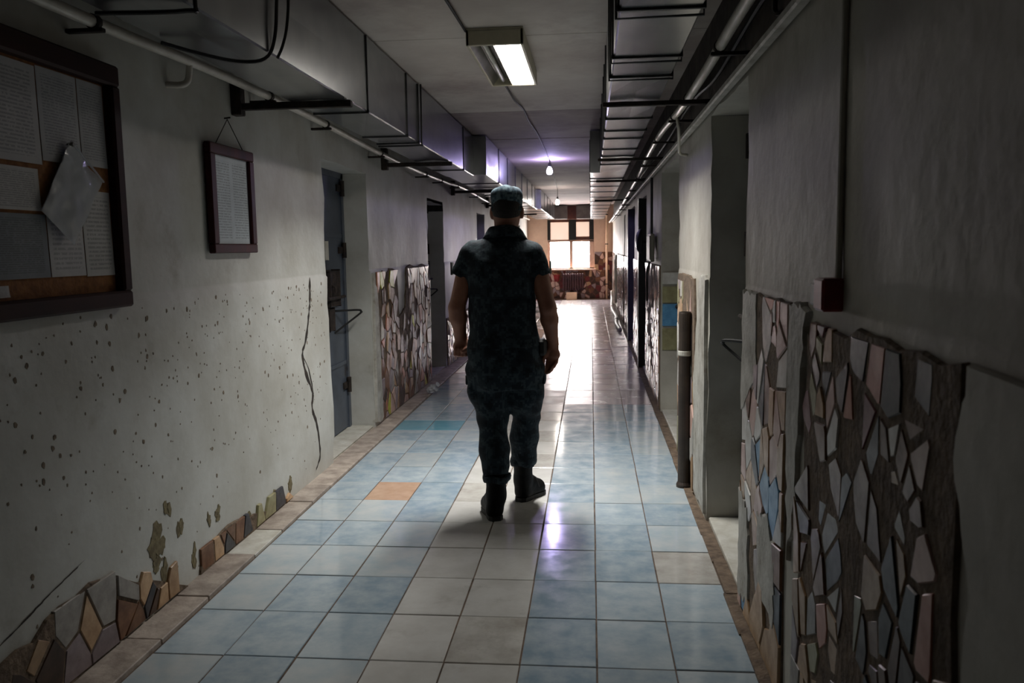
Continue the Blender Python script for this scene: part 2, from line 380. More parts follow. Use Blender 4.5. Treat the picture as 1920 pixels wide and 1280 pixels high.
OPL = [(5.38, 6.47, 2.05, .20), (8.9, 9.85, 1.97, .20), (12.85, 13.8, 2.0, .2), (16.6, 17.5, 2.0, .2), (19.8, 20.7, 2.0, .2)]
OPR = [(3.30, 4.30, 2.09, .20), (5.75, 7.2, 2.06, .22), (9.1, 10.0, 2.0, .2), (11.6, 12.85, 2.0, .2), (14.8, 15.3, 2.0, .2), (18.9, 21.0, 1.25, .2)]
wl = corridor_wall('wall_left', -1, XL, YB, YE + .05, OPL, PLASTER_L, ZC, 'stained white plaster corridor wall carrying the notice board')
wr = corridor_wall('wall_right', 1, XR, YB, YE + .05, OPR, PLASTER_R, 2.12, 'grimy plaster corridor wall with broken tile dado and red button')
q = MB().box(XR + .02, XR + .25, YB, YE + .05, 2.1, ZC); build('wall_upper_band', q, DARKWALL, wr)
# outer cladding behind both walls so no light leaks in through the openings
q = MB().box(XL - .5, XL - .42, YB, YE + .1, -.1, ZC + .1); build('masonry', q, DARKWALL, wl)
q = MB().box(XR + .42, XR + .5, YB, YE + .1, -.1, ZC + .1); build('masonry', q, DARKWALL, wr)
wb = MB().box(XL - .5, XR + .5, YB - .1, YB, -.1, ZC + .1); build('wall_back', wb, PLASTER_R, label='plain plaster wall closing the corridor behind the viewer', cat='wall', kind='structure')

# ceiling
cb = MB().box(XL - .5, XR + .5, YB - .1, YE + .4, ZC + .012, ZC + .15)
ceiling = build('ceiling', cb, DARKWALL, label='low grey-white plastered ceiling with cross joints', cat='ceiling', kind='structure')
js = [YB, -.4, 2.1, 4.62, 7.12, 8.9, 11.0, 13.1, 15.6, 18.1, 20.6, YE + .05]
for a, b in zip(js[:-1], js[1:]):
    build('ceiling_panel', MB().box(XL - .4, XR + .4, a + .006, b - .006, ZC + rt.uniform(-.002, .003), ZC + .02, .004), CEIL if a < 7 else CEIL_DARK, ceiling)

# ------------------------------------------------------------------ broken-tile dado
def clip(poly, nx, nz, d):
    out = []; n = len(poly)
    for i in range(n):
        a, b = poly[i], poly[(i + 1) % n]; da = a[0] * nx + a[1] * nz - d; db = b[0] * nx + b[1] * nz - d
        if da <= 0: out.append(a)
        if (da < 0 < db) or (db < 0 < da):
            t = da / (da - db); out.append((a[0] + (b[0] - a[0]) * t, a[1] + (b[1] - a[1]) * t))
    return out
def shards(y0, y1, z0, z1, size, gap, rnd, tall=1.35):
    c = shards_flat(y0, y1, z0 / tall, z1 / tall, size / math.sqrt(tall), gap, rnd)
    return [((p[0], p[1] * tall), [(a, b * tall) for a, b in poly]) for p, poly in c]
def shards_flat(y0, y1, z0, z1, size, gap, rnd):
    n = int((y1 - y0) * (z1 - z0) / (size * size * .8)); pts = []
    for _ in range(n):
        best = None
        for _ in range(2):
            p = (rnd.uniform(y0, y1), rnd.uniform(z0, z1)); d = min([math.hypot(p[0] - q[0], p[1] - q[1]) for q in pts] or [9])
            if best is None or d > best[0]: best = (d, p)
        pts.append(best[1])
    cells = []
    for i, p in enumerate(pts):
        poly = [(y0, z0), (y1, z0), (y1, z1), (y0, z1)]
        for j, q in enumerate(pts):
            if i == j: continue
            dx, dz = q[0] - p[0], q[1] - p[1]; L = math.hypot(dx, dz)
            if L > size * 4: continue
            nx, nz = dx / L, dz / L; m_ = (p[0] + q[0]) / 2 * nx + (p[1] + q[1]) / 2 * nz
            poly = clip(poly, nx, nz, m_ - gap * rnd.uniform(.6, 1.6) / 2)
            if len(poly) < 3: break
        if len(poly) >= 3:
            A = abs(sum(poly[k][0] * poly[(k + 1) % len(poly)][1] - poly[(k + 1) % len(poly)][0] * poly[k][1] for k in range(len(poly)))) / 2
            if A > size * size * .08: cells.append((p, poly))
    return cells
def rough(pts, n=4, amp=.012, rnd=random):
    out = []
    for i in range(len(pts)):
        a, b = pts[i], pts[(i + 1) % len(pts)]
        for k in range(n):
            t = k / n; out.append((a[0] + (b[0] - a[0]) * t + rnd.uniform(-amp, amp), a[1] + (b[1] - a[1]) * t + rnd.uniform(-amp, amp)))
    return out
def face_x(side, y, z): return wall_x(XL if side < 0 else XR, y, z, side, False)
def bed(side, poly, parent, mat=None, name='mortar_bed', th=.010, rnd=random, amp=.012, n=6):
    xs = [face_x(side, *p) for p in poly]; b_ = sum(xs) / len(xs)
    return build(name, MB().prism_x(rough(poly, n, amp, rnd), b_ + side * .02, b_ - side * th, .004), mat or MORTAR, parent)
def lay(side, y0, y1, z0, z1, size, palette, parent, seed, skip=lambda y, z: False, single=True, proud=.0135, miss=.05, gap=.008):
    rnd = random.Random(seed); joined = {}
    names = [k_ for k_, n_ in palette for _ in range(n_)]
    for p, poly in shards(y0, y1, z0, z1, size, gap, rnd):
        m_ = rnd.choice(names); 
        if skip(*p) or rnd.random() < miss: continue
        b_ = face_x(side, *p); x1 = b_ - side * (proud + rnd.uniform(-.002, .003)); mb = MB().prism_x(poly, b_, x1, .003)
        ty, tz = rnd.uniform(-.02, .02), rnd.uniform(-.02, .02)
        mb.v = [(x + (0 if abs(x - b_) < 1e-6 else side * (ty * (y - p[0]) + tz * (z - p[1]))), y, z) for x, y, z in mb.v]
        if single: build('tile_shard', mb, S_MAT[m_], parent)
        else: joined.setdefault(m_, MB()).add(mb.v, mb.f)
    if joined:
        allm = MB(); mi = []
        for i, k_ in enumerate(joined): allm.add(joined[k_].v, joined[k_].f); mi += [i] * len(joined[k_].f)
        o = build('tile_shard_field', allm, [(S_GLOSS if y0 > 7 else S_MAT)[k_] for k_ in joined], parent, kind='stuff'); o.data.polygons.foreach_set('material_index', mi)
rp = random.Random(11)
WARM = [('beige', 8), ('pink', 5), ('white', 4), ('grey', 1), ('brown', 3), ('mauve', 1), ('blue', 3), ('slate', 1), ('coral', 1)]
DEEP = [('beige', 6), ('brown', 7), ('grey', 4), ('pink', 2), ('white', 4), ('slate', 2), ('black', 6), ('wine', 2), ('ochre', 5), ('olive', 2), ('umber', 8), ('mauve', 1), ('coral', 1)]
# beside the first steel door on the button side
bed(1, [(2.53, .02), (3.24, .02), (3.27, .75), (3.12, .95), (3.0, 1.27), (2.53, 1.28)], wr, rnd=rp)
lay(1, 2.54, 3.26, .03, 1.27, .125, WARM, wr, 21, gap=.006, miss=.03, skip=lambda y, z: (z > .98 and y > 2.98) or (2.6 < y < 2.88 and .22 < z < .5) or (z < .45 and y > 3.0 and .1 < z))
# big dark panel nearest the viewer
bed(1, [(1.32, .02), (2.40, .02), (2.32, .7), (2.30, 1.2), (1.9, 1.25), (1.36, 1.25)], wr, rnd=rp)
lay(1, 1.33, 2.38, .25, 1.24, .105, DEEP, wr, 33, skip=lambda y, z: (y > 2.30 and z > .6) or (y < 1.47 and z > .75) or (1.86 < y < 1.905), gap=.013, miss=.09)
lay(1, 1.33, 2.38, .02, .25, .098, DEEP, wr, 34, single=False)
# pier between the two door recesses
bed(1, [(4.7, .02), (5.72, .02), (5.72, 1.25), (5.3, 1.27), (4.84, 1.25), (4.74, .6)], wr, rnd=rp)
lay(1, 4.75, 5.7, .03, 1.22, .13, [('beige', 5), ('white', 4), ('pink', 4), ('olive', 3), ('blue', 1), ('mauve', 2)], wr, 41, skip=lambda y, z: y < 4.95 and z > .7)
# farther along
for i, (a, b) in enumerate([(7.25, 9.05), (10.05, 11.55), (12.9, 14.75), (15.35, 18.8), (21.05, 23.0)]):
    bed(1, [(a, .02), (b, .02), (b, 1.28), (a, 1.28)], wr, rnd=rp, amp=.008, n=3)
    lay(1, a + .02, b - .02, .03, 1.27, .1, [('pink', 5), ('mauve', 5), ('grey', 3), ('beige', 3), ('white', 2), ('brown', 2)], wr, 50 + i, single=False)
# notice-board side, between the steel doors
bed(-1, [(6.62, .03), (8.86, .03), (8.86, 1.28), (7.75, 1.29), (7.65, .9), (7.4, .85), (7.32, 1.27), (6.6, 1.27)], wl, rnd=rp, amp=.02)
lay(-1, 6.62, 8.84, .03, 1.27, .125, [('beige', 4), ('brown', 7), ('mauve', 5), ('grey', 3), ('pink', 3), ('umber', 4), ('slate', 1), ('lime', 1), ('coral', 1)], wl, 61,
    skip=lambda y, z: (7.3 < y < 7.8 and z > .82) or (y < 7.3 and 1.0 < z and (int(y * 13) % 3 == 0)), miss=.12)
for i, (a, b) in enumerate([(9.9, 12.8), (13.85, 16.55), (17.55, 19.75), (20.75, 23.0)]):
    bed(-1, [(a, .02), (b, .02), (b, .6), (a, .6)], wl, rnd=rp, n=3)
    lay(-1, a + .02, b - .02, .03, .58, .1, [('pink', 3), ('mauve', 4), ('beige', 3), ('brown', 2)], wl, 70 + i, single=False)
# tiles laid bare at the foot of the stained wall
bed(-1, [(2.0, .02), (3.3, .02), (3.0, .16), (2.62, .33), (2.3, .26), (2.0, .2)], wl, rnd=rp, amp=.015, n=4)
lay(-1, 2.02, 3.2, .03, .3, .125, [('beige', 4), ('grey', 3), ('slate', 1), ('brown', 3), ('umber', 3), ('mauve', 2)], wl, 81, skip=lambda y, z: z > .34 - abs(y - 2.6) * .42)
bed(-1, [(3.4, .02), (4.45, .02), (4.0, .09), (3.72, .15), (3.45, .1)], wl, rnd=rp, amp=.012, n=4)
lay(-1, 3.42, 4.6, .025, .13, .1, [('brown', 3), ('slate', 2), ('beige', 2), ('olive', 2), ('white', 1)], wl, 83, skip=lambda y, z: z > .15 - abs(y - 3.75) * .14)
# loose plaster smeared over the dado
for poly in [[(2.62, .22), (2.86, .24), (2.9, .5), (2.74, .56), (2.6, .42)], [(2.98, .98), (3.27, .8), (3.28, 1.27), (3.0, 1.27)], [(3.05, .1), (3.27, .05), (3.28, .5), (3.1, .45)],
             [(2.38, .72), (2.47, .5), (2.5, .9), (2.5, 1.28), (2.32, 1.27), (2.36, 1.0)], [(4.32, .05), (4.72, .05), (4.78, .7), (4.62, 1.1), (4.55, 1.28), (4.32, 1.28)], ]:
    bed(1, poly, wr, PLASTER_W, 'plaster_patch', .0165, rp, .016, 7)
bed(1, [(.4, .02), (1.30, .02), (1.33, .5), (1.30, .9), (1.38, 1.1), (1.34, 1.25), (.9, 1.268), (.4, 1.27)], wr, PLASTER_R, 'plaster_patch', .012, rp, .010, 5)
for poly in [[(6.48, .05), (6.66, .05), (6.64, .6), (6.6, 1.1), (6.5, 1.27)]]:
    bed(-1, poly, wl, PLASTER_W, 'plaster_patch', .022, rp, .014, 5)
# stains, chips, crack and flecks on the stained wall
def blot(y, z, r, mat, name, el=1.0, th=.0012, n=11, parent=wl, side=-1):
    a0 = rp.random() * 6; poly = [(y + math.cos(a0 + k * 2 * math.pi / n) * r * rp.uniform(.55, 1.2), z + math.sin(a0 + k * 2 * math.pi / n) * r * el * rp.uniform(.55, 1.2)) for k in range(n)]
    X = face_x(side, y, z)
    return MB().prism_x(poly, X + side * .004, X - side * th, .0)
for y, z, r, el in [(3.08, .30, .085, 1.2), (3.16, .40, .04, 1.6), (3.06, .22, .05, 1.0), (3.1, .13, .035, 2.4), (3.26, .30, .03, 1.8), (3.52, .24, .03, 1.4), (3.62, .23, .035, 1.2), (3.2, .1, .04, 1.6), (3.36, .12, .03, 2), (3.95, .12, .04, 1), (4.3, .1, .05, .9), (4.55, .11, .045, 1.2)]:
    pm = MB()
    for _ in range(5):
        q = blot(y + rp.uniform(-.6, .6) * r, z + rp.uniform(-.6, .6) * r * el, r * rp.uniform(.3, .6), STAIN, '', el, n=13, th=.001 + .0006 * _); pm.add(q.v, q.f)
    build('peeled_patch', pm, STAIN, wl)
fl = MB()
for _ in range(430):
    y = rp.uniform(2.1, 5.3); z = 1.25 - abs(rp.gauss(0, .55))
    if z < .05: z = rp.uniform(.1, .9)
    q = blot(y, z, rp.choice([.003, .003, .004, .004, .005, .006, .009]), FLECK, '', 1.3, n=7); fl.add(q.v, q.f)
build('paint_fleck', fl, FLECK, wl, kind='stuff')
def crack(pts, wd, name='wall_crack'):
    L_, R_ = [], []
    P = bez([(0, *p) for p in pts], 5)
    for i, p in enumerate(P):
        ww = wd * (.35 + rp.random()) * (1 if 0 < i < len(P) - 1 else .1)
        L_.append((p.y - ww + rp.uniform(-.004, .004), p.z)); R_.append((p.y + ww + rp.uniform(-.004, .004), p.z))
    poly = L_ + R_[::-1]; mb = MB(); n = len(P)
    vs_ = [(face_x(-1, y, z) + .0016, y, z) for y, z in poly]
    mb.add(vs_, [(i, i + 1, 2 * n - 2 - i, 2 * n - 1 - i) for i in range(n - 1)])
    build(name, mb, CRACK, wl)
crack([(5.056, 1.284), (5.04, 1.15), (4.993, 1.021), (4.93, .9), (4.86, .822), (4.903, .699), (5.0, .56), (4.98, .466), (5.056, .33), (5.09, .145), (5.0, .06)], .017)
crack([(4.86, .822), (4.95, .72), (5.02, .55)], .008)
crack([(2.60, .402), (2.5, .38), (2.393, .356), (2.3, .33), (2.19, .303), (2.05, .27)], .012)
crack([(4.2, 1.285), (4.5, 1.283), (4.9, 1.288)], .003); crack([(3.0, 1.27), (3.3, 1.275), (3.6, 1.28)], .003)

# ------------------------------------------------------------------ doors
def door(n, side, op, mat, label, plate=False, handle_y=None, detail=True):
    a, b, t, d = op; xf = (XL if side < 0 else XR) + side * d
    root = empty('door_%d' % n, (xf, (a + b) / 2, .03), label=label, cat='door', kind='structure')
    build('leaf', MB().box(xf, xf + side * .05, a + .03, b - .05, .04, t - .04, .004), mat, root)
    fr = MB()
    for y0, y1 in ((a - .01, a + .035), (b - .055, b + .01)): fr.box(xf - side * .012, xf + side * .06, y0, y1, .03, t - .01)
    fr.box(xf - side * .012, xf + side * .06, a, b, t - .045, t + .01); build('frame', fr, mat, root)
    build('threshold', MB().box(xf - side * (d - .01), xf + side * .06, a + .01, b - .01, -.005, .03, .006), KERBW, root)
    if not detail: return root
    ribs = MB()
    for z in (.55, 1.05, 1.55): ribs.box(xf - side * .008, xf, a + .05, b - .07, z, z + .03)
    build('stiffener', ribs, mat, root)
    for z in (.38, 1.45, 1.93):
        build('hinge', MB().tube([(xf - side * .022, b - .06, z - .06), (xf - side * .022, b - .06, z + .06)], .018, 8).box(xf - side * .014, xf, b - .16, b - .05, z - .025, z + .025), IRON, root)
    lk = build('lock_case', MB().box(xf - side * .06, xf, a + .50, a + .74, 1.04, 1.3, .01), IRON, root)
    build('bolt', MB().tube([(xf - side * .075, a + .42, 1.1), (xf - side * .075, a + .82, 1.1)], .012, 8), IRON, lk)
    build('latch', MB().box(xf - side * .05, xf, a + .5, a + .62, .86, 1.02, .008).tube([(xf - side * .05, a + .56, 1.2), (xf - side * .085, a + .56, 1.18), (xf - side * .085, a + .56, 1.14)], .01, 6), IRON, lk)
    hy = handle_y
    H_ = [(xf, hy - .22, .99), (xf - side * .14, hy - .03, .985), (xf - side * .155, hy, .97), (xf - side * .14, hy + .005, .95), (xf, hy - .2, .82)]
    build('pull_handle', MB().tube(bez(H_, 5), .008, 6), BLACK, root)
    if plate: build('name_plate', MB().box(xf - side * .006, xf, a + .60, a + .68, 1.38, 1.52, .002), KERBW, root)
    return root
door(1, -1, OPL[0], DOORG, 'grey steel cell door with white plate and heavy bolts beside the framed notice', True, 6.35)
door(2, -1, OPL[1], DOORG, 'grey steel door in dim recess past the mosaic panel, beside the plastic bag', False, 9.6)
door(3, -1, OPL[2], DOORG, 'grey door recess beyond the walking man on the notice board side', False, None, False)
door(4, -1, OPL[3], DOORK, 'dark door second from the window on the notice board side', False, None, False)
door(5, -1, OPL[4], DOORK, 'dark door closest to the window on the notice board side', False, None, False)
door(6, 1, OPR[0], DOORG, 'steel door with black bent handle next to the red button wall', False, 4.12)
door(7, 1, OPR[1], DOORG, 'recessed steel door behind the standing brown pipe', False, 6.55)
door(8, 1, OPR[2], DOORK, 'black painted door beside the round convex mirror', False, None, False)
door(9, 1, OPR[3], DOORB, 'violet blue painted door beyond the convex mirror', False, None, False)
door(10, 1, OPR[4], DOORK, 'narrow dark door between the blue door and the window end', False, None, False)
door(11, 1, OPR[5], DOORK, 'low dark hatch door close to the window end', False, None, False)
# painted jamb liners seen along the wall
for (y0, y1, z1, m_, lab) in [(9.86, 10.0, 2.0, DOORK, 'black jamb lining beside the convex mirror'), (12.7, 12.85, 2.0, DOORB, 'blue jamb lining of the violet blue door')]:
    build('trim_%d' % (1 if m_ is DOORK else 2), MB().box(XR - .045, XR + .19, y0, y1, .01, z1, .004), m_, label=lab, cat='door trim', kind='structure')
# coloured tiles set on the jamb of the second recess
for i, (z0, z1, m_) in enumerate([(.76, .95, S_MAT['blue']), (.96, 1.1, S_MAT['olive']), (.55, .74, S_MAT['olive']), (1.12, 1.22, S_MAT['white'])]):
    build('jamb_tile', MB().box(XR + .01, XR + .21, 7.180, 7.21, z0, z1, .003), m_, wr)

# ------------------------------------------------------------------ end wall with window
WY = YE
ew = MB()
ew.box(XL - .3, -1.2, WY, WY + .3, -.05, ZC + .02).box(.08, XR + .3, WY, WY + .3, -.05, ZC + .02)
ew.box(-1.2, .08, WY, WY + .3, -.05, .84).box(-1.2, .08, WY, WY + .3, 2.2, ZC + .02)
wf = build('wall_far', ew, ENDWALL, label='beige end wall of the corridor around the bright window', cat='wall', kind='structure')
rnd_pal = [('brown', 5), ('pink', 3), ('wine', 2), ('mauve', 3), ('umber', 3), ('beige', 2)]
def end_lay():
    rnd = random.Random(91); j = {}
    names = [k_ for k_, n_ in rnd_pal for _ in range(n_)]
    for (y0, y1, z0, z1) in [(-1.7, .58, .02, .8), (.1, .58, .8, 1.3)]:
        for p, poly in shards(y0, y1, z0, z1, .13, .012, rnd):
            m_ = rnd.choice(names); mb = MB().prism_x(poly, 0, -.014, .004)
            j.setdefault(m_, MB()).add([(y, WY + x, z) for x, y, z in mb.v], mb.f)
    a = MB(); mi = []
    for i, k_ in enumerate(j): a.add(j[k_].v, j[k_].f); mi += [i] * len(j[k_].f)
    o = build('tile_shard_field', a, [S_MAT[k_] for k_ in j], wf, kind='stuff'); o.data.polygons.foreach_set('material_index', mi)
build('mortar_bed', MB().box(-1.74, .59, WY - .008, WY + .01, .01, .8), REDBROWN, wf)
build('mortar_bed', MB().box(.1, .59, WY - .008, WY + .01, .8, 1.3), REDBROWN, wf)
end_lay()
wn = empty('window_1', (-.56, WY + .08, .84), label='bright two-pane window with boarded upper lights at corridor end', cat='window', kind='structure')
fm = MB()
for x0, x1 in ((-1.2, -1.125), (-.592, -.496), (-.045, .08)): fm.box(x0, x1, WY + .03, WY + .12, .84, 1.63, .006)
fm.box(-1.2, .08, WY + .03, WY + .12, .84, .88, .006).box(-1.2, .08, WY + .03, WY + .12, 1.585, 1.64, .006)
build('window_frame', fm, WINF, wn)
for x0, x1 in ((-1.14, -.57), (-.51, -.03)): build('pane', MB().box(x0, x1, WY + .07, WY + .08, .87, 1.6), GLOW_W, wn)
build('window_sill', MB().box(-1.26, .13, WY - .1, WY + .06, .80, .84, .008), WINF, wn)
up = MB().box(-1.2, .08, WY + .1, WY + .13, 1.63, 2.2); build('upper_backing', up, REDBROWN, wn)
build('upper_board', MB().box(-1.115, -.615, WY + .04, WY + .07, 1.65, 2.13, .006), BOARD_GLOW, wn)
build('upper_board', MB().box(-.405, -.045, WY + .04, WY + .07, 1.73, 2.13, .006), BOARD_GLOW, wn)
build('dark_post', MB().box(-.6, -.41, WY + .02, WY + .06, 1.64, 2.2), BLACK, wn); build('dark_post', MB().box(-.035, .075, WY + .02, WY + .06, 1.64, 2.2), BLACK, wn)
build('dark_post', MB().box(-1.2, -1.12, WY + .02, WY + .06, 1.64, 2.2), BLACK, wn)
for x0, x1, lab in ((-1.0, -.64, 'grey metal vent box under ceiling above the larger window pane'), (-.39, .0, 'grey metal vent box under ceiling above the smaller window pane')):
    r_ = empty('vent_box', ((x0 + x1) / 2, WY - .2, 2.2), label=lab, cat='vent', group='vent boxes above the window')
    build('body', MB().box(x0, x1, WY - .4, WY, 2.2, 2.57, .01), VENTG, r_)
    for k_ in range(7): build('louver', MB().box(x0 + .03, x1 - .03, WY - .412, WY - .398, 2.235 + k_ * .045, 2.255 + k_ * .045), VENTG, r_)
build('lintel_panel', MB().box(-.64, -.39, WY - .06, WY, 2.2, 2.57, .008), REDBROWN, wf)
rad = empty('radiator', (-.49, WY - .1, .2), label='dark purple-brown column radiator under the window', cat='radiator')
for k_ in range(9):
    x = -.76 + k_ * .066; build('radiator_column', MB().box(x - .024, x + .024, WY - .17, WY - .05, .24, .72, .018), RADI, rad)
for z in (.29, .67): build('feed_pipe', MB().tube([(-.82, WY - .11, z), (-.16, WY - .11, z)], .018, 8), RADI, rad)
cr = empty('cardboard_carton', (-.53, WY - .3, 0), label='small tan carton on floor below the radiator', cat='box')
build('body', MB().box(-.68, -.39, WY - .4, WY - .2, .001, .2, .004), BOARD, cr)
build('flap', MB().box(-.68, -.535, WY - .405, WY - .195, .2, .206).box(-.53, -.39, WY - .405, WY - .195, .2, .206), BOARD, cr)
rs = empty('red_bucket', (-.95, WY - .16, .5), label='red bucket hung on the end wall beside the radiator', cat='bucket')
build('bucket_body', MB().lathe([(.06, .5), (.09, .68), (.095, .69), (.085, .685), (.055, .52)], (-.95, WY - .13, 0), 16), RED, rs)
build('bucket_handle', MB().tube(bez([(-1.04, WY - .13, .68), (-1.0, WY - .1, .76), (-.95, WY - .03, .79), (-.9, WY - .1, .76), (-.86, WY - .13, .68)], 4), .005, 6), BLACK, rs)
rz = empty('riser_pipe', (.43, WY - .07, 0), label='cream vertical riser pipe on end wall next to the window', cat='pipe')
build('pipe', MB().tube([(.43, WY - .07, .0), (.43, WY - .07, ZC)], .03, 10), BOARD, rz)
for z in (.4, 1.5, 2.3): build('clamp', MB().box(.39, .47, WY - .1, WY - .016, z, z + .025, .003), IRON, rz)

# ------------------------------------------------------------------ ventilation ducts
def duct(label, runs, joints, side, ropes):
    root = empty('ventilation_duct', (sum(runs[0][2:4]) / 2, 5, runs[0][4]), label=label, cat='duct', group='ducts hung under the ceiling')
    for (y0, y1, x0, x1, z0, z1) in runs:
        cuts = [y0] + [j for j in joints if y0 + .1 < j < y1 - .1] + [y1]
        for a, b in zip(cuts[:-1], cuts[1:]):
            bm = MB(); n = max(1, int((b - a) / .35)); ins = .004
            for i in range(n + 1):          # slightly dished sheet faces
                y = a + .004 + (b - a - .008) * i / n; w_ = math.sin(math.pi * i / n) * .006
                bm.v += [(x0 + .006, y, z0), (x0, y, z0 + .006), (x0 + w_, y, (z0 + z1) / 2), (x0, y, z1), (x1, y, z1), (x1 - w_, y, (z0 + z1) / 2), (x1, y, z0 + .006), (x1 - .006, y, z0), ((x0 + x1) / 2, y, z0 + w_)]
            for i in range(n):
                for k_ in range(9):
                    p, q_ = i * 9 + k_, i * 9 + (k_ + 1) % 9; bm.f.append((p, q_, q_ + 9, p + 9))
            bm.f += [tuple(range(9)), tuple(range(n * 9, n * 9 + 9))]
            build('duct_section', bm, METAL, root)
        for j in cuts[1:-1]:
            g = .007
            build('flange', MB().box(x0 - g, x1 + g, j - .006, j + .006, z0 - g, z0 + .012).box(x0 - g, x0 + .012, j - .006, j + .006, z0, z1).box(x1 - .012, x1 + g, j - .006, j + .006, z0, z1), FLANGE, root)
    return root
DL = duct('wide galvanised duct under the ceiling over the notice board wall',
          [(YB, 8.45, -1.47, -1.18, 2.18, 2.575), (8.45, 16.4, -1.47, -1.05, 2.19, 2.575), (16.4, 22.6, -1.47, -.97, 2.2, 2.575)],
          [-1.4, .1, 1.6, 4.42, 5.38, 5.74, 7.78, 9.6, 10.6, 11.7, 12.8, 13.9, 15.0, 15.8, 17.6, 18.8, 20, 21.2], -1, 0)
DR = duct('narrow galvanised duct with ribbed underside over the button wall',
          [(YB, 8.3, .09, .345, 2.17, 2.575), (8.3, 22.4, -.005, .345, 2.17, 2.575)],
          [-1.4, .1, 1.6, 2.65, 3.3, 3.67, 4.85, 5.34, 5.72, 6.34, 6.8, 7.5, 9.0, 9.4, 10.2, 11.2, 12.4, 13.6, 14.8, 16.2, 17.6, 19, 20.5], 1, 0)
# hangers and brackets
for y in (4.05, 7.0, 10.5, 14.0, 18.0):
    build('support_bracket', MB().box(XL - .02, -1.16, y - .018, y + .018, 2.145, 2.178, .003).box(XL - .02, XL + .05, y - .03, y + .03, 2.12, 2.3, .004), IRON, DL)
for y in (4.28, 6.95, 9.2, 13.0):
    build('support_bracket', MB().box(.06, XR + .03, y - .012, y + .012, 2.143, 2.166, .003), IRON, DR)
for y in (2.72, 3.36, 3.70):
    build('wire_hanger', MB().tube([(.082, y, 2.58), (.082, y, 2.16), (.35, y - .03, 2.155), (.352, y - .03, 2.3)], .005, 6), BLACK, DR)
def cable(name, pts, r, label, n=5, mat=None, **kw):
    return build(name, MB().tube(bez(pts, n), r, 6), mat or BLACK, label=label, cat='cable', **kw)
cable('cable_loop', [(-1.165, 3.16, 2.58), (-1.165, 3.12, 2.4), (-1.165, 3.08, 2.24), (-1.19, 3.04, 2.155), (-1.28, 3.0, 2.14), (-1.38, 2.9, 2.15), (-1.46, 2.8, 2.165)], .007, 'black cable drooping around the wide duct underside', group='cables around the ducts')
cable('cable_loop', [(-1.162, 3.215, 2.58), (-1.15, 3.20, 2.42), (-1.15, 3.17, 2.3), (-1.155, 3.13, 2.22), (-1.165, 3.1, 2.17)], .006, 'second thinner black cable down the wide duct face', group='cables around the ducts')
cable('duct_tie', [(-1.165, 5.78, 2.58), (-1.165, 5.76, 2.2), (-1.18, 5.75, 2.165), (-1.46, 5.72, 2.16)], .006, 'black tie wire round the wide duct past the ceiling light', group='cables around the ducts')
cable('duct_tie', [(-1.166, 2.45, 2.58), (-1.166, 2.45, 2.2), (-1.19, 2.45, 2.165), (-1.46, 2.42, 2.16)], .007, 'black tie wire round the wide duct nearest the notice board', group='cables around the ducts')
cable('cable_bundle', [(.42, -1, 2.5), (.43, 2, 2.5), (.40, 4, 2.49), (.43, 7, 2.5), (.41, 10, 2.49), (.43, 15, 2.5), (.42, 22, 2.5)], .03, 'black cable bundle tucked between narrow duct and wall')
cable('wall_cable', [(.585, -1, 2.26), (.58, 2, 2.24), (.59, 3, 2.28), (.58, 4, 2.22), (.585, 5, 2.27), (.58, 7, 2.23), (.59, 10, 2.26), (.58, 15, 2.24), (.585, 22, 2.25)], .010, 'thin dark cable strung above the wall trunking', n=6)

# pipes high on both walls
def pipe(label, pts, r, mat, clamps, side, group):
    root = empty('wall_pipe', tuple(pts[0]), label=label, cat='pipe', group=group)
    build('pipe_run', MB().tube(bez(pts, 6), r, 10), mat, root, smooth=True)
    P = bez(pts, 12)
    for y in clamps:
        p = min(P, key=lambda q_: abs(q_.y - y)); wx = XL if side < 0 else XR
        build('clamp', MB().box(min(p.x - side * .035, wx + side * .02), max(p.x - side * .035, wx + side * .02), p.y - .012, p.y + .012, p.z - r - .014, p.z - r, .002).tube([p + V(0, -.014, 0), p + V(0, .014, 0)], r * 1.22, 10), IRON, root)
    return root
PL = pipe('white painted pipe along the top of the notice board wall', [(-1.665, YB, 2.23), (-1.665, 0, 2.22), (-1.665, 2.5, 2.225), (-1.665, 3.4, 2.245), (-1.66, 4.2, 2.25), (-1.665, 5.1, 2.245), (-1.665, 6.7, 2.21), (-1.66, 8.0, 2.20), (-1.665, 9.5, 2.215), (-1.665, 11, 2.235), (-1.66, 14, 2.19), (-1.665, 18, 2.2), (-1.66, 22.5, 2.2)],
          .021, PIPEW, [2.7, 4.25, 5.2, 6.6, 8.3, 9.3, 10.4, 12.0, 13.5, 15.5, 17.5], -1, 'pipes under the ceiling')
build('bent_stub', MB().tube(bez([(-1.665, 3.42, 2.24), (-1.675, 3.43, 2.20), (-1.685, 3.43, 2.165), (-1.71, 3.42, 2.15), (-1.77, 3.40, 2.15)], 5), .014, 8), PIPEW, PL, smooth=True)
PR = pipe('pale pipe with drop bends along the top of the button wall', [(.5, YB, 2.23), (.5, 0, 2.225), (.5, 2.8, 2.22), (.5, 3.7, 2.2), (.5, 4.7, 2.2), (.495, 6.0, 2.235), (.5, 7.4, 2.23), (.505, 8.5, 2.2), (.5, 9.7, 2.16), (.5, 12, 2.12), (.505, 15.2, 2.09), (.5, 22.5, 2.09)],
          .021, PIPEW, [2.1, 3.35, 4.4, 5.1, 6.3, 8.0, 9.0, 10.3, 11.5, 13.0, 14.5, 17.0], 1, 'pipes under the ceiling')
build('drop_bend', MB().tube(bez([(.5, 5.0, 2.2), (.515, 5.02, 2.12), (.525, 5.1, 2.04), (.545, 5.22, 2.005), (.592, 5.26, 2.0)], 5), .009, 8), PIPEW, PR, smooth=True)
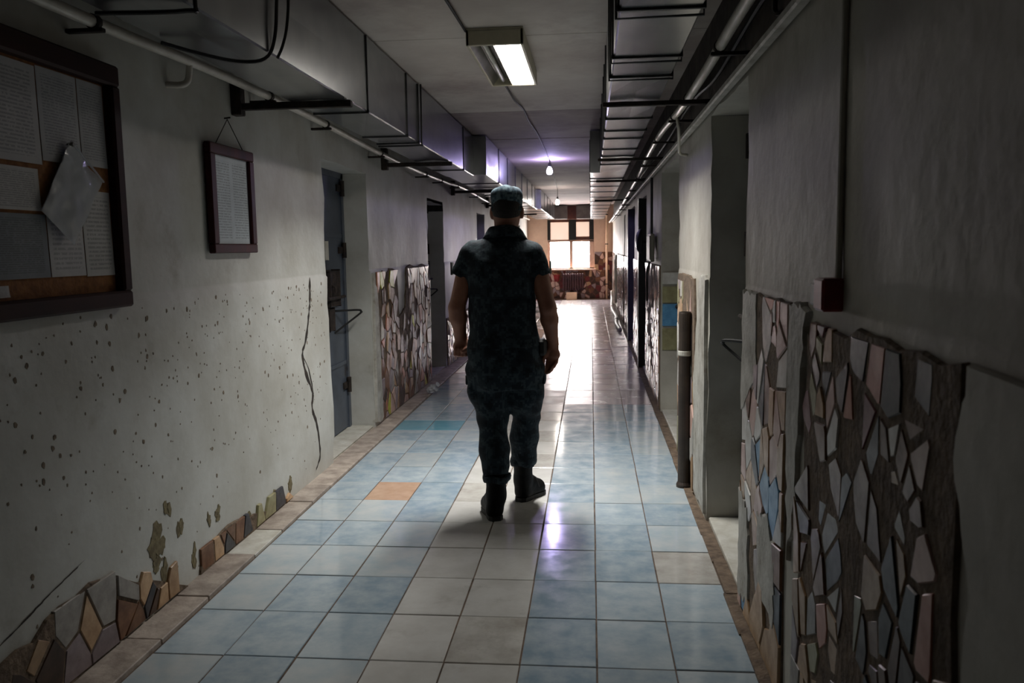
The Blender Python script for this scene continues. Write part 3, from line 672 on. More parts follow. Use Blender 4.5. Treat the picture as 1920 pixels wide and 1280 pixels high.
tk = empty('cable_trunking', (XR - .01, 8, 2.085), label='slim pale trunking strip along the top of the button wall', cat='trunking')
for i in range(10):
    y0 = YB + i * 2.55; build('trunking_length', MB().box(XR - .052, XR - .016, y0, y0 + 2.545, 2.085, 2.115, .006), PLASTER_W, tk)

# ------------------------------------------------------------------ lights
lf = empty('ceiling_light', (-.495, 4.98, 2.5), label='cream box ceiling light with only one tube half lit', cat='ceiling light')
x0, x1, y0, y1, z0 = -.645, -.345, 4.42, 5.54, 2.50
hs = MB().box(x0, x1, y0, y1, 2.575, 2.588)
hs.box(x0, x1, y0, y0 + .018, z0, 2.58, .003).box(x0, x1, y1 - .018, y1, z0, 2.58, .003).box(x0, x0 + .016, y0, y1, z0, 2.58, .003).box(x1 - .016, x1, y0, y1, z0, 2.58, .003)
build('housing', hs, LIGHTBOX, lf)
rf = MB().add([(x0 + .016, y0 + .018, 2.505), (x0 + .016, y1 - .018, 2.505), (x0 + .05, y1 - .018, 2.55), (x0 + .05, y0 + .018, 2.55), (-.505, y0 + .018, 2.55), (-.505, y1 - .018, 2.55), (-.505, y0 + .018, 2.505), (-.505, y1 - .018, 2.505)],
              [(0, 1, 2, 3), (3, 2, 5, 4), (4, 5, 7, 6)])
build('reflector', rf, REFLECT, lf)
build('unlit_tube', MB().tube([(-.56, y0 + .05, 2.53), (-.56, y1 - .05, 2.53)], .013, 10), KERBW, lf, smooth=True)
build('lit_panel', MB().box(-.498, -.364, y0 + .022, y1 - .022, 2.503, 2.53, .004), GLOW_TUBE, lf)
ld = bpy.data.lights.new('tube_light', 'AREA'); ld.shape = 'RECTANGLE'; ld.size = .13; ld.size_y = 1.06; ld.energy = LAMP_W; ld.spread = math.radians(118); ld.color = (1.0, .985, .95)
lo_ = bpy.data.objects.new('tube_light', ld); COL.objects.link(lo_); lo_.parent = lf; lo_.location = Vector((-.431, 4.98, 2.501)) - Vector(WORLD[lf.name])
def bulb(x, y, z, mat, label, drop):
    r = empty('hanging_bulb', (x, y, z), label=label, cat='light bulb', group='bare bulbs on short cords')
    prof = [(.001, z - .042), (.018, z - .039), (.032, z - .026), (.038, z - .006), (.036, z + .014), (.026, z + .036), (.017, z + .052), (.015, z + .06)]
    build('glass_bulb', MB().lathe(prof, (x, y, 0), 18), mat, r, smooth=True)
    build('socket', MB().lathe([(.016, z + .058), (.019, z + .062), (.019, z + .1), (.008, z + .112)], (x, y, 0), 14), BLACK, r)
    build('cord', MB().tube(bez([(x, y, z + .11), (x + .004, y, z + .11 + drop * .5), (x, y, z + .11 + drop)], 4), .005, 6), BLACK, r)
bulb(-.535, 11.0, 2.435, GLOW_A, 'violet-white bare bulb hanging just past the ceiling light', .045)
bulb(-.64, 16.2, 2.305, GLOW_B, 'warm white bare bulb on longer cord close to the window', .175)
cable('ceiling_wire', [(-.66, -2, 2.58), (-.665, 1, 2.583), (-.66, 3.2, 2.58), (-.645, 4.43, 2.575)], .007, 'dark wire on ceiling leading towards the box light', group='ceiling wires')
cable('ceiling_wire', [(-.6, 5.54, 2.565), (-.59, 6.0, 2.58), (-.575, 6.5, 2.57), (-.55, 7.0, 2.583), (-.55, 7.6, 2.575), (-.53, 8.4, 2.58), (-.53, 9.6, 2.577), (-.535, 10.98, 2.585)], .0065, 'dark wire on ceiling between box light and violet bulb', group='ceiling wires')
cable('ceiling_wire', [(-.535, 11.02, 2.58), (-.56, 12.5, 2.575), (-.6, 14.2, 2.58), (-.64, 16.18, 2.585)], .0065, 'dark wire on ceiling between the two bare bulbs', group='ceiling wires')

# ------------------------------------------------------------------ notice board, papers, frame
nb = empty('notice_board', (XL, 2.2, 1.25), label='large brown framed cork notice board on the stained wall', cat='notice board')
B0, B1, Z0, Z1 = 1.45, 2.95, 1.255, 2.125
build('cork_panel', MB().box(XL - .01, XL + .018, B0 + .03, B1 - .03, Z0 + .03, Z1 - .03), CORK, nb)
for nm, a in (('frame_rail', (B0, B1, Z1 - .075, Z1)), ('frame_rail', (B0, B1, Z0, Z0 + .06)), ('frame_stile', (B0, B0 + .07, Z0 + .058, Z1 - .073)), ('frame_stile', (B1 - .055, B1, Z0 + .058, Z1 - .073))):
    build(nm, MB().box(XL - .01, XL + .055, *a, .008), WOODD, nb)
def sheet(y0, y1, z0, z1, mat, label, lift=.0, tilt=0.0):
    mb = MB(); n = 6; X = XL + .0195 + lift
    for i in range(n + 1):
        for j in range(n + 1):
            u, v = i / n, j / n; y = y0 + (y1 - y0) * u; z = z0 + (z1 - z0) * v
            cy, cz = y - (y0 + y1) / 2, z - (z0 + z1) / 2
            bow = .004 * (math.sin(math.pi * u) * .5 + (1 - v) ** 2)
            mb.v.append((X + bow, (y0 + y1) / 2 + cy * math.cos(tilt) - cz * math.sin(tilt), (z0 + z1) / 2 + cy * math.sin(tilt) + cz * math.cos(tilt)))
    k_ = (n + 1) ** 2; mb.v += [(x - .0006, y, z) for x, y, z in mb.v]
    for i in range(n):
        for j in range(n):
            a = i * (n + 1) + j; q_ = (a, a + 1, a + n + 2, a + n + 1); mb.f.append(q_); mb.f.append(tuple(k_ + t for t in q_[::-1]))
    return build('paper_sheet', mb, mat, label=label, cat='paper', group='papers pinned to the notice board')
sheet(2.20, 2.525, 1.735, 2.04, PAPER[0], 'printed sheet in top row, cut by picture edge')
sheet(2.53, 2.735, 1.75, 2.045, PAPER[1], 'printed sheet in the middle of the top row')
sheet(2.74, 2.888, 1.755, 2.045, PAPER[1], 'printed sheet in the top corner by the frame stile')
sheet(2.26, 2.505, 1.588, 1.72, PAPER[2], 'short form with table lines under the top row')
sheet(2.22, 2.525, 1.378, 1.578, PAPER[3], 'grey dark sheet low on the notice board')
sheet(2.53, 2.715, 1.378, 1.60, PAPER[4], 'mostly blank sheet directly under the plastic sleeve')
sheet(2.72, 2.888, 1.374, 1.67, PAPER[2], 'printed sheet in the low corner by the frame stile')
sheet(2.2, 2.33, 1.325, 1.36, PAPER[4], 'small narrow slip on the bare cork strip')
sl = empty('plastic_sleeve', (XL + .03, 2.64, 1.48), label='clear plastic sleeve hanging tilted on the notice board', cat='plastic sleeve')
c4 = [(2.649, 1.823), (2.815, 1.702), (2.613, 1.48), (2.478, 1.588)]
def quadsheet(c, X, n, wav, th):
    mb = MB()
    for i in range(n + 1):
        for j in range(n + 1):
            u, v = i / n, j / n
            y = (c[0][0] * (1 - u) + c[1][0] * u) * (1 - v) + (c[3][0] * (1 - u) + c[2][0] * u) * v
            z = (c[0][1] * (1 - u) + c[1][1] * u) * (1 - v) + (c[3][1] * (1 - u) + c[2][1] * u) * v
            mb.v.append((X + wav * noise.noise(Vector((y * 18, z * 18, 1))) + .012 * v * u, y, z))
    k_ = len(mb.v); mb.v += [(x - th, y, z) for x, y, z in mb.v]
    for i in range(n):
        for j in range(n):
            a = i * (n + 1) + j; q_ = (a, a + 1, a + n + 2, a + n + 1); mb.f.append(q_); mb.f.append(tuple(k_ + t for t in q_[::-1]))
    return mb
build('insert_paper', quadsheet([(y * .94 + 2.64 * .06, z * .94 + 1.65 * .06) for y, z in c4], XL + .034, 8, .004, .001), noisy('insert_sheet', (190, 188, 192), (172, 170, 176), scale=9, rough=.6), sl, smooth=True)
build('film', quadsheet(c4, XL + .042, 12, .008, .0006), GLASSY, sl, smooth=True)
build('edge_strip', MB().tube([(XL + .045, *c4[0]), (XL + .048, *c4[1])], .004, 6), GLASSY, sl)
build('push_pin', MB().lathe([(.004, 0), (.004, .015), (.008, .018), (.006, .024)], (XL + .03, c4[0][0], c4[0][1] - .01), 10, 'x'), GREYBOX, sl)
fn = empty('framed_notice', (XL, 3.9, 1.445), label='printed notice in mahogany frame hung from a nail by string', cat='framed notice')
a, b, c, d = 3.69, 4.185, 1.445, 1.955
for nm, q_ in (('frame_rail', (a, b, d - .05, d)), ('frame_rail', (a, b, c, c + .045)), ('frame_stile', (a, a + .055, c + .044, d - .049)), ('frame_stile', (b - .055, b, c + .044, d - .049))):
    build(nm, MB().box(XL + .004, XL + .036, *q_, .005), WOOD, fn)
build('printed_page', MB().box(XL + .006, XL + .018, a + .05, b - .05, c + .04, d - .045), NOTICE, fn)
build('string', MB().tube([(XL + .02, a + .09, d - .005), (XL + .014, 3.94, 2.087), (XL + .02, b - .09, d - .005)], .0022, 6), IRON, fn)
build('nail', MB().tube([(XL - .02, 3.94, 2.09), (XL + .03, 3.94, 2.095)], .004, 6), IRON, fn)

# ------------------------------------------------------------------ small things on the button wall
rb = empty('call_button', (XR, 2.07, 1.3), label='small red call button box with grey side on the wall', cat='call button')
build('box_body', MB().box(XR - .05, XR + .01, 2.04, 2.12, 1.285, 1.365, .006), RED, rb)
build('side_plate', MB().box(XR - .045, XR + .01, 2.118, 2.17, 1.295, 1.35, .004), GREYBOX, rb)
build('conduit', MB().tube([(XR - .008, 2.055, 1.36), (XR - .008, 2.06, 2.1)], .008, 8), PLASTER_R, rb)
hk = empty('wall_hook', (XR, 2.62, 2.13), label='bent metal hook high on wall near the red button', cat='hook')
build('hook_wire', MB().tube(bez([(XR + .02, 2.58, 2.15), (XR - .03, 2.6, 2.13), (XR - .045, 2.64, 2.14), (XR - .045, 2.65, 2.19)], 4), .008, 6), IRON, hk)
build('hook_base', MB().box(XR - .012, XR + .02, 2.55, 2.61, 2.12, 2.17, .003), IRON, hk)
sp = empty('standing_pipe', (.552, 4.93, 0), label='dark brown pipe standing upright against the tiled pier', cat='pipe')
build('pipe', MB().lathe([(.034, .015), (.036, .02), (.036, 1.05), (.034, 1.06), (.028, 1.06), (.028, .9)], (.55, 4.93, 0), 18), PIPED, sp)
build('tie_band', MB().lathe([(.037, .80), (.039, .805), (.039, .825), (.037, .83)], (.55, 4.93, 0), 18).box(.56, .61, 4.92, 4.94, .805, .825), KERBW, sp)
build('foot_collar', MB().lathe([(.045, .004), (.045, .02), (.038, .035)], (.55, 4.93, 0), 18), PIPED, sp)
mr = empty('convex_mirror', (XR - .12, 9.2, 1.4), label='round convex mirror with dark rim jutting from the wall', cat='mirror')
build('mirror_back', MB().lathe([(.001, -.05), (.09, -.045), (.125, -.02), (.135, 0), (.135, .012), (.12, .016)], (XR - .06, 9.15, 1.5), 24, 'x'), BLACK, mr, smooth=True)
build('mirror_glass', MB().lathe([(.12, -.02), (.1, -.035), (.06, -.05), (.002, -.056)], (XR - .062, 9.15, 1.5), 24, 'x'), METAL, mr, smooth=True)
build('mirror_arm', MB().tube([(XR - .05, 9.15, 1.5), (XR + .03, 9.15, 1.47)], .014, 8), BLACK, mr)
eb = empty('electrical_box', (XR - .02, 7.9, 1.3), label='beige electrical box on the wall beside the convex mirror', cat='electrical box')
build('case', MB().box(XR - .055, XR - .018, 7.75, 8.2, 1.3, 1.56, .008), GREYBOX, eb)
build('lid', MB().box(XR - .062, XR - .055, 7.77, 8.18, 1.32, 1.54, .003), GREYBOX, eb)
build('feed_conduit', MB().tube([(XR - .04, 7.8, 1.55), (XR - .04, 7.8, 2.07)], .012, 8), BLACK, eb)
build('loose_lead', MB().tube(bez([(XR - .04, 8.0, 1.3), (XR - .06, 8.1, 1.2), (XR - .045, 8.35, 1.1), (XR - .04, 8.4, .9)], 4), .012, 6), BLACK, eb)
# white drain hose lying along the wall foot with a red collar
dh = empty('drain_hose', (.5, 17, 0), label='white ribbed hose with red collar lying along the wall foot', cat='hose')
hp = bez([(.53, 21.4, .3), (.525, 21.1, .12), (.5, 20.3, .045), (.47, 18.5, .04), (.5, 16.8, .04), (.46, 15.2, .04), (.49, 14.0, .04)], 12)
build('hose_body', MB().tube(hp, [.036 if i % 2 else .03 for i in range(len(hp))], 10), KERBW, dh, smooth=True)
build('collar', MB().tube([hp[30], hp[31]], .044, 12), RED, dh)
build('coupling', MB().tube([hp[52], hp[54]], .042, 12), GREYBOX, dh)
# crumpled clear plastic bag by the kerb
bm = bmesh.new(); bmesh.ops.create_icosphere(bm, subdivisions=3, radius=1)
for q in bm.verts:
    p = q.co.copy(); k_ = .75 + .55 * abs(noise.noise(p * 2.3)) + .25 * noise.noise(p * 5)
    q.co = Vector((p.x * .062 * k_, p.y * .055 * k_, p.z * .05 * k_ + .05 + .02 * p.x))
mb = MB(); bm.verts.index_update(); zmin = min(q.co.z for q in bm.verts)
mb.add([(q.co.x * 1.15 - 1.575, q.co.y * 1.15 + 8.02, q.co.z - zmin + .017) for q in bm.verts], [[q.index for q in f.verts] for f in bm.faces]); bm.free()
bg = empty('plastic_bag', (-1.575, 8.02, .017), label='crumpled clear plastic bag on floor by the kerb', cat='plastic bag')
build('bag_film', mb, BAG, bg)
build('bag_neck', MB().tube(bez([(-1.555, 8.0, .09), (-1.53, 7.98, .11), (-1.515, 7.97, .12)], 4), [.02, .016, .012, .01, .01, .014, .018, .022, .026], 7), BAG, bg)

# ------------------------------------------------------------------ the walking man, seen from behind
class Field:
    def __init__(s, lo, hi, h):
        s.lo = np.array(lo, float); s.h = h; s.n = np.ceil((np.array(hi) - s.lo) / h).astype(int) + 1
        s.f = np.full(s.n, .3, np.float32); s.ax = [s.lo[i] + h * np.arange(s.n[i]) for i in range(3)]
    def sub(s, lo, hi, m):
        sl = []
        for i in range(3):
            a = max(0, int((lo[i] - m - s.lo[i]) / s.h)); b = min(s.n[i], int((hi[i] + m - s.lo[i]) / s.h) + 2); sl.append(slice(a, max(a, b)))
        X, Y, Z = np.meshgrid(s.ax[0][sl[0]], s.ax[1][sl[1]], s.ax[2][sl[2]], indexing='ij'); return tuple(sl), X, Y, Z
    def join(s, sl, d, k):
        a = s.f[sl]
        if k <= 0: s.f[sl] = np.minimum(a, d); return
        h = np.clip(.5 + .5 * (a - d) / k, 0, 1); s.f[sl] = a * (1 - h) + d * h - k * h * (1 - h)
    def cone(s, a, b, r1, r2, k=.015, sc=(1, 1, 1), cut=None):
        a = np.array(a, float); b = np.array(b, float); R = max(r1, r2)
        sl, X, Y, Z = s.sub(np.minimum(a, b) - R * np.array(sc), np.maximum(a, b) + R * np.array(sc), .05)
        ba = b - a; L2 = max(1e-9, ba @ ba); px, py, pz = X - a[0], Y - a[1], Z - a[2]
        t = np.clip((px * ba[0] + py * ba[1] + pz * ba[2]) / L2, 0, 1)
        d = np.sqrt(((px - t * ba[0]) / sc[0]) ** 2 + ((py - t * ba[1]) / sc[1]) ** 2 + ((pz - t * ba[2]) / sc[2]) ** 2) - (r1 + (r2 - r1) * t)
        if cut is not None:
            u = ba / math.sqrt(L2); d = np.maximum(d, (X - b[0]) * u[0] + (Y - b[1]) * u[1] + (Z - b[2]) * u[2] - cut)
        s.join(sl, d, k); return s
    def chain(s, pts, rs, k=.006):
        for i in range(len(pts) - 1): s.cone(pts[i], pts[i + 1], rs[i], rs[i + 1], k)
        return s
    def ball(s, c, r, k=.015):
        c = np.array(c, float); r = np.array(r, float); sl, X, Y, Z = s.sub(c - r, c + r, .05)
        d = (np.sqrt(((X - c[0]) / r[0]) ** 2 + ((Y - c[1]) / r[1]) ** 2 + ((Z - c[2]) / r[2]) ** 2) - 1) * r.min(); s.join(sl, d, k); return s
    def loft(s, tab, k=.02, e=2.4):
        T = np.array(tab, float); z0, z1 = T[0, 0], T[-1, 0]; R = T[:, 3:5].max()
        sl, X, Y, Z = s.sub((T[:, 1].min() - R, T[:, 2].min() - R, z0), (T[:, 1].max() + R, T[:, 2].max() + R, z1), .05)
        g = [np.interp(Z, T[:, 0], T[:, i]) for i in range(1, 5)]
        d = ((np.abs((X - g[0]) / g[2]) ** e + np.abs((Y - g[1]) / g[3]) ** e) ** (1 / e) - 1) * np.minimum(g[2], g[3])
        d = np.maximum(d, np.maximum(z0 - Z, Z - z1)); s.join(sl, d, k); return s
    def folds(s, amp, fz=70, ph=0.0):
        X, Y, Z = np.meshgrid(*s.ax, indexing='ij', sparse=True)
        s.f += amp * (np.sin(fz * Z + 14 * X + 2.2 * np.sin(17 * X + 11 * Y + 9 * Z + ph)) * .6 + np.sin(31 * X - 27 * Y + 24 * Z + 1.7 * np.sin(21 * Z + ph)) * .6).astype(np.float32); return s
    def mesh(s):
        f = s.f; ins = f < 0; n = s.n
        acc = np.zeros(tuple(n - 1) + (3,), np.float32); cnt = np.zeros(tuple(n - 1), np.float32)
        for ax in range(3):
            o = [i for i in range(3) if i != ax]
            for da in (0, 1):
                for db in (0, 1):
                    st = [0, 0, 0]; st[o[0]] = da; st[o[1]] = db
                    A = tuple(slice(st[i], st[i] + n[i] - 1) for i in range(3)); st[ax] = 1; B = tuple(slice(st[i], st[i] + n[i] - 1) for i in range(3))
                    cr = ins[A] != ins[B]; fa, fb_ = f[A][cr], f[B][cr]; t = fa / (fa - fb_); p = np.zeros((len(t), 3), np.float32); p[:, ax] = t; p[:, o[0]] = da; p[:, o[1]] = db
                    acc[cr] += p; cnt[cr] += 1
        act = cnt > 0; idx = -np.ones(act.shape, int); idx[act] = np.arange(act.sum()); ijk = np.argwhere(act)
        v = s.lo + (ijk + acc[act] / cnt[act][:, None]) * s.h; F = []
        for ax in range(3):
            A = [slice(0, n[i]) for i in range(3)]; B = list(A); A[ax] = slice(0, n[ax] - 1); B[ax] = slice(1, n[ax])
            e = np.argwhere(ins[tuple(A)] != ins[tuple(B)]); o = [i for i in range(3) if i != ax]
            e = e[(e[:, o[0]] > 0) & (e[:, o[1]] > 0) & (e[:, o[0]] < n[o[0]] - 1) & (e[:, o[1]] < n[o[1]] - 1)]
            def c(d0, d1):
                q = e.copy(); q[:, o[0]] -= d0; q[:, o[1]] -= d1; return idx[q[:, 0], q[:, 1], q[:, 2]]
            F.append(np.stack([c(0, 0), c(1, 0), c(1, 1), c(0, 1)], 1))
        F = np.concatenate(F); F = F[(F >= 0).all(1)]
        return v.tolist(), F.tolist()

man = empty('person', (-.46, 4.42, 0), label='man in dark camouflage uniform and cap walking away down the corridor', cat='person')
HX, HY = -.444, 4.425
# body: one continuous surface, head to ankles
B = Field((-.80, 4.16, .02), (-.14, 4.82, 1.79), .0056)
B.ball((HX, HY, 1.665), (.076, .097, .10)).ball((HX, HY + .03, 1.60), (.06, .07, .08), .03)
B.cone((HX, HY + .085, 1.655), (HX, HY + .108, 1.622), .010, .015, .012).cone((HX - .035, HY + .078, 1.675), (HX + .035, HY + .078, 1.675), .016, .016, .015)
B.cone((HX - .02, HY + .088, 1.585), (HX + .02, HY + .088, 1.585), .010, .010, .008).cone((HX, HY + .075, 1.548), (HX, HY + .08, 1.55), .022, .02, .02)
for s in (-1, 1):
    B.ball((HX + s * .081, HY + .0, 1.635), (.011, .023, .033), .006)
B.cone((HX, HY - .012, 1.62), (-.455, 4.40, 1.47), .056, .066, .03)
B.loft([(.84, -.467, 4.40, .165, .11), (1.0, -.474, 4.40, .15, .10), (1.2, -.477, 4.40, .155, .11), (1.36, -.477, 4.40, .165, .105), (1.44, -.474, 4.40, .14, .09), (1.49, -.465, 4.40, .09, .07)], .04)
SL, EL, WL_ = (-.640, 4.40, 1.415), (-.717, 4.375, 1.135), (-.708, 4.43, .975)
SR, ER, WR_ = (-.300, 4.40, 1.41), (-.229, 4.375, 1.13), (-.207, 4.435, .935)
def mid(a, b, t): return tuple(a[i] + (b[i] - a[i]) * t for i in range(3))
for S_, E_, W_ in ((SL, EL, WL_), (SR, ER, WR_)):
    B.cone(S_, E_, .057, .043, .02); B.cone(E_, mid(E_, W_, .32), .042, .0455, .02); B.cone(mid(E_, W_, .32), W_, .0455, .030, .02)
# clenched hand, knuckles down, fingers curled back to the palm
B.cone(WL_, (-.706, 4.437, .915), .029, .034, .012, (1.15, .75, 1)).cone((-.732, 4.438, .915), (-.682, 4.438, .915), .022, .022, .014)
for x, q in ((-.735, .9), (-.716, 1.0), (-.697, 1.02), (-.679, .96)):
    B.chain([(x, 4.442, .912), (x, 4.428, .912 - .036 * q), (x, 4.400, .912 - .036 * q), (x + .002, 4.398, .906), (x + .002, 4.415, .915)], [.0115, .0112, .0105, .0098, .009], .005)
B.chain([(-.684, 4.432, .955), (-.664, 4.415, .93), (-.672, 4.395, .908), (-.694, 4.385, .898)], [.014, .0125, .0115, .0095], .008)
# relaxed hand, fingers hanging and half curled, thumb apart
B.cone(WR_, (-.209, 4.44, .872), .028, .033, .012, (1.1, .75, 1)).cone((-.232, 4.44, .868), (-.19, 4.438, .872), .021, .021, .014)
for x, z, ln, dx in ((-.234, .862, .92, -.012), (-.217, .860, 1.0, -.012), (-.200, .862, .95, -.014), (-.185, .868, .78, -.016)):
    B.chain([(x, 4.44, z), (x + dx * .2, 4.432, z - .042 * ln), (x + dx, 4.412, z - .07 * ln), (x + dx * 1.8, 4.390, z - .082 * ln)], [.0115, .0105, .0096, .0085], .005)
B.chain([(-.228, 4.432, .905), (-.252, 4.418, .872), (-.262, 4.405, .838), (-.262, 4.395, .812)], [.015, .0125, .011, .009], .008)
# legs inside the trousers
HLJ, KLJ, ALJ = (-.56, 4.405, .84), (-.537, 4.415, .53), (-.512, 4.295, .10)
HRJ, KRJ, ARJ = (-.37, 4.405, .84), (-.362, 4.505, .53), (-.395, 4.615, .11)
for a, b, c_ in ((HLJ, KLJ, ALJ), (HRJ, KRJ, ARJ)):
    B.cone(a, b, .082, .055, .03); B.cone(b, mid(b, c_, .35), .050, .046, .02); B.cone(mid(b, c_, .35), c_, .046, .028, .02)
body = build('body', B.mesh(), SKIN, man, smooth=True)
for s in (-1, 1):
    bm = bmesh.new(); bmesh.ops.create_icosphere(bm, subdivisions=2, radius=.0115); bm.verts.index_update()
    build('eye', MB().add([(q.co.x + HX + s * .031, q.co.y + HY + .079, q.co.z + 1.655) for q in bm.verts], [[q.index for q in f.verts] for f in bm.faces]), KERBW, body, smooth=True); bm.free()
# short dark hair under the cap
Hh = Field((HX - .1, HY - .12, 1.56), (HX + .1, HY + .1, 1.72), .005)
Hh.ball((HX, HY - .004, 1.662), (.0795, .099, .098), 0)
X_, Y_, Z_ = np.meshgrid(*Hh.ax, indexing='ij', sparse=True)
Hh.f = np.maximum(Hh.f, np.maximum(1.574 + .55 * np.maximum(0, Y_ - HY + .03) - Z_ + 0 * X_, Y_ - (HY + .03))).astype(np.float32)
build('hair', Hh.mesh(), HAIR, man, smooth=True)
# patrol cap
cap = MB(); n = 32; prof = [(.079, 1.642), (.0835, 1.645), (.0835, 1.668), (.0818, 1.671), (.0835, 1.70), (.0855, 1.722), (.083, 1.740), (.076, 1.755), (.062, 1.766), (.04, 1.772), (.012, 1.774)]
for r, z in prof:
    for k in range(n):
        a = 2 * math.pi * k / n; wv = 1 + (.02 * math.sin(5 * a + z * 60) if z > 1.69 else 0)
        cap.v.append((HX + r * math.cos(a) * wv, HY + .004 + r * 1.2 * math.sin(a) * wv, z + (.004 * math.sin(3 * a) if z > 1.74 else 0) - .02 * math.sin(a) * (z - 1.64) * 1.5))
for i in range(len(prof) - 1):
    for k in range(n): cap.f.append((i * n + k, i * n + (k + 1) % n, (i + 1) * n + (k + 1) % n, (i + 1) * n + k))
cap.f.append(tuple(range((len(prof) - 1) * n, len(prof) * n)))
cp = build('cap', cap, CAP_LIT, man, smooth=True)
br = MB()
for k in range(13):
    a = math.radians(25 + 130 * k / 12); ca, sa = math.cos(a), math.sin(a)
    for rr, dz in ((1.0, 0), (1.0, .004)): br.v.append((HX + .083 * ca, HY + .1 * sa, 1.65 + dz))
    for rr, dz in ((1, 0), (1, .004)): br.v.append((HX + .088 * ca, HY + .1 * sa + .065 * sa ** 2, 1.642 - .012 * abs(ca) + dz))
for k in range(12):
    a = k * 4; b = a + 4; br.f += [(a, b, b + 2, a + 2), (a + 1, a + 3, b + 3, b + 1), (a + 2, b + 2, b + 3, a + 3)]
build('visor', br, CAP_LIT, cp, smooth=True)
build('cap_band', MB().add([(HX + .0843 * math.cos(2 * math.pi * k / n), HY + .004 + .1012 * math.sin(2 * math.pi * k / n), z) for z in (1.646, 1.667) for k in range(n)], [(k, (k + 1) % n, n + (k + 1) % n, n + k) for k in range(n)]), TROUS, cp, smooth=True)
# polo shirt
T = Field((-.80, 4.2, .90), (-.16, 4.6, 1.58), .0075)
T.loft([(.925, -.467, 4.40, .196, .140), (1.0, -.472, 4.40, .184, .13), (1.08, -.475, 4.40, .179, .126), (1.2, -.477, 4.40, .179, .130), (1.3, -.477, 4.40, .186, .135), (1.38, -.477, 4.40, .190, .128), (1.43, -.474, 4.40, .178, .112), (1.475, -.468, 4.40, .145, .092), (1.51, -.460, 4.40, .10, .074), (1.54, -.455, 4.405, .078, .068)], .02)
T.cone((-.628, 4.40, 1.422), (-.702, 4.388, 1.300), .068, .050, .035, cut=.0).cone((-.312, 4.40, 1.417), (-.253, 4.388, 1.295), .067, .048, .035, cut=.0)
T.folds(.0026, 46)
shirt = build('shirt', T.mesh(), SHIRT, man, smooth=True)
cl = MB(); prof = [(.074, 1.542), (.086, 1.548), (.096, 1.537), (.112, 1.508), (.121, 1.492), (.108, 1.486), (.085, 1.51)]
for r, z in prof:
    for k in range(n):
        a = 2 * math.pi * k / n; cl.v.append((-.455 + r * math.cos(a), 4.405 + r * .84 * math.sin(a), z - .022 * math.sin(a) + .002 * math.sin(4 * a)))
for i in range(len(prof) - 1):
    for k in range(n): cl.f.append((i * n + k, i * n + (k + 1) % n, (i + 1) * n + (k + 1) % n, (i + 1) * n + k))
build('collar', cl, SHIRT, shirt, smooth=True)
for s, cx, z in ((-1, -.742, 1.345), (1, -.214, 1.345)):
    build('sleeve_patch', MB().box(cx - .004, cx + .004, 4.365, 4.425, z - .035, z + .035, .003), GREYBOX if s > 0 else BLACK, shirt)
# trousers
P = Field((-.80, 4.14, .18), (-.16, 4.78, .985), .0075)
P.loft([(.70, -.466, 4.41, .188, .14), (.80, -.466, 4.40, .204, .152), (.88, -.467, 4.40, .200, .145), (.955, -.470, 4.40, .186, .133)], .02)
LC, RC = (-.510, 4.295, .232), (-.390, 4.590, .243)
P.cone((-.560, 4.405, .80), KLJ, .108, .083, .03).cone((-.55, 4.41, .66), (-.545, 4.41, .6), .1, .09, .03).cone(KLJ, (-.524, 4.345, .36), .079, .078, .02).cone((-.524, 4.345, .36), LC, .078, .070, .02, cut=.0)
P.cone((-.372, 4.405, .80), KRJ, .108, .077, .03).cone((-.366, 4.44, .66), (-.364, 4.47, .6), .098, .088, .03).cone(KRJ, (-.378, 4.555, .38), .073, .077, .02).cone((-.378, 4.555, .38), RC, .077, .072, .02, cut=.0)
P.ball((-.645, 4.41, .70), (.024, .075, .085), .02).ball((-.278, 4.43, .70), (.024, .075, .085), .02)
P.folds(.0042, 40, 1.0)
trou = build('trousers', P.mesh(), TROUS, man, smooth=True)
for s, cx, cy in ((-1, -.668, 4.41), (1, -.255, 4.43)):
    build('pocket_flap', MB().box(cx - .008, cx + .008, cy - .06, cy + .06, .72, .775, .005), TROUS, trou)
for c_, r in ((LC, .074), (RC, .074)):
    q = MB(); 
    pr = [(r * .72, c_[2] + .01), (r * .98, c_[2] + .012), (r * 1.03, c_[2] - .004), (r * .98, c_[2] - .022), (r * .7, c_[2] - .02)]
    for rr, z in pr:
        for k in range(24):
            a = 2 * math.pi * k / 24; g = 1 + .06 * math.sin(5 * a) + .04 * math.sin(11 * a); q.v.append((c_[0] + rr * g * math.cos(a), c_[1] + rr * g * math.sin(a), z + .006 * math.sin(3 * a + 1)))
    for i in range(len(pr) - 1):
        for k in range(24): q.f.append((i * 24 + k, i * 24 + (k + 1) % 24, (i + 1) * 24 + (k + 1) % 24, (i + 1) * 24 + k))
    build('trouser_cuff', q, TROUS, trou, smooth=True)
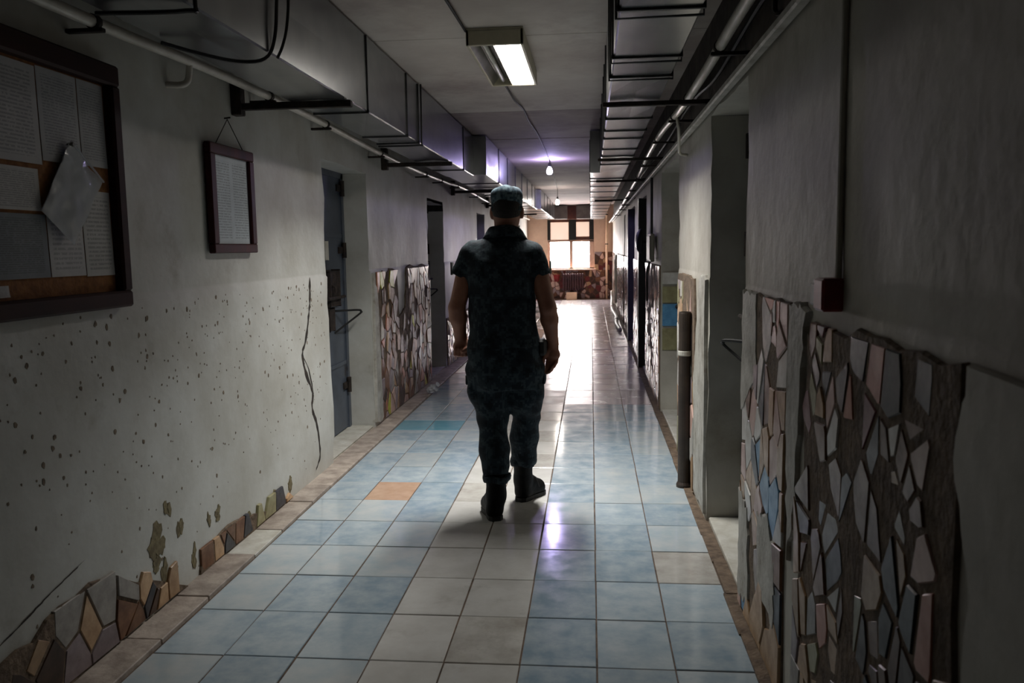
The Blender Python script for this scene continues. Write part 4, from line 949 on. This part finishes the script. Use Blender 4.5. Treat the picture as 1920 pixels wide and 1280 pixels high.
# boots
def boot(ankle, heel, ang, top, label=None):
    d = np.array([math.sin(ang), math.cos(ang)]); h = np.array(heel); toe = h + d * .235
    F_ = Field((min(h[0], toe[0], ankle[0]) - .12, min(h[1], toe[1], ankle[1]) - .12, .0), (max(h[0], toe[0], ankle[0]) + .12, max(h[1], toe[1], ankle[1]) + .12, top[2] + .06), .006)
    hc = h + d * .045
    F_.cone((ankle[0], ankle[1], .12), top, .050, .060, .03, cut=.02).cone((hc[0], hc[1], .055), (ankle[0], ankle[1], .13), .043, .048, .03)
    F_.cone((hc[0], hc[1], .05), (*(h + d * .19), .045), .040, .044, .03).cone((*(h + d * .11), .095), (*(h + d * .17), .06), .045, .04, .03)
    X, Y, Z = np.meshgrid(*F_.ax, indexing='ij', sparse=True); F_.f = np.maximum(F_.f, (.022 - Z) + 0 * X + 0 * Y).astype(np.float32)
    o = build('boot', F_.mesh(), LEATHER, man, smooth=True)
    nrm = np.array([d[1], -d[0]])
    def outline(z):
        out = []
        for t, w_ in ((-.002, .022), (.02, .04), (.06, .042), (.1, .038), (.14, .045), (.19, .048), (.222, .036), (.238, .012)): out.append((h + d * t + nrm * w_, z))
        return [(*p, z) for p, z in out] + [(*(h + d * t - nrm * w_), z) for t, w_ in ((.238, .012), (.222, .036), (.19, .046), (.14, .042), (.1, .036), (.06, .04), (.02, .038), (-.002, .022))]
    mb = MB(); a = outline(.001); b = outline(.026); m_ = len(a); mb.v = a + b
    mb.f = [(i, (i + 1) % m_, m_ + (i + 1) % m_, m_ + i) for i in range(m_)] + [tuple(range(m_))[::-1], tuple(range(m_, 2 * m_))]
    build('sole', mb, SOLE, o)
    lc = h + d * .15
    build('lace', MB().tube(bez([(*(lc), .1), (*(lc + nrm * .03 - d * .02), .125), (*(lc + nrm * .05 - d * .03), .10), (*(lc + nrm * .055 - d * .02), .07)], 4), .0025, 5), BLACK, o)
    return o
boot((-.514, 4.305), (-.508, 4.245), math.radians(-19), (-.513, 4.305, .29))
boot((-.395, 4.625), (-.420, 4.585), math.radians(32), (-.389, 4.585, .31))
build('belt_pouch', MB().box(-.285, -.238, 4.35, 4.44, .875, .965, .014), BLACK, man)
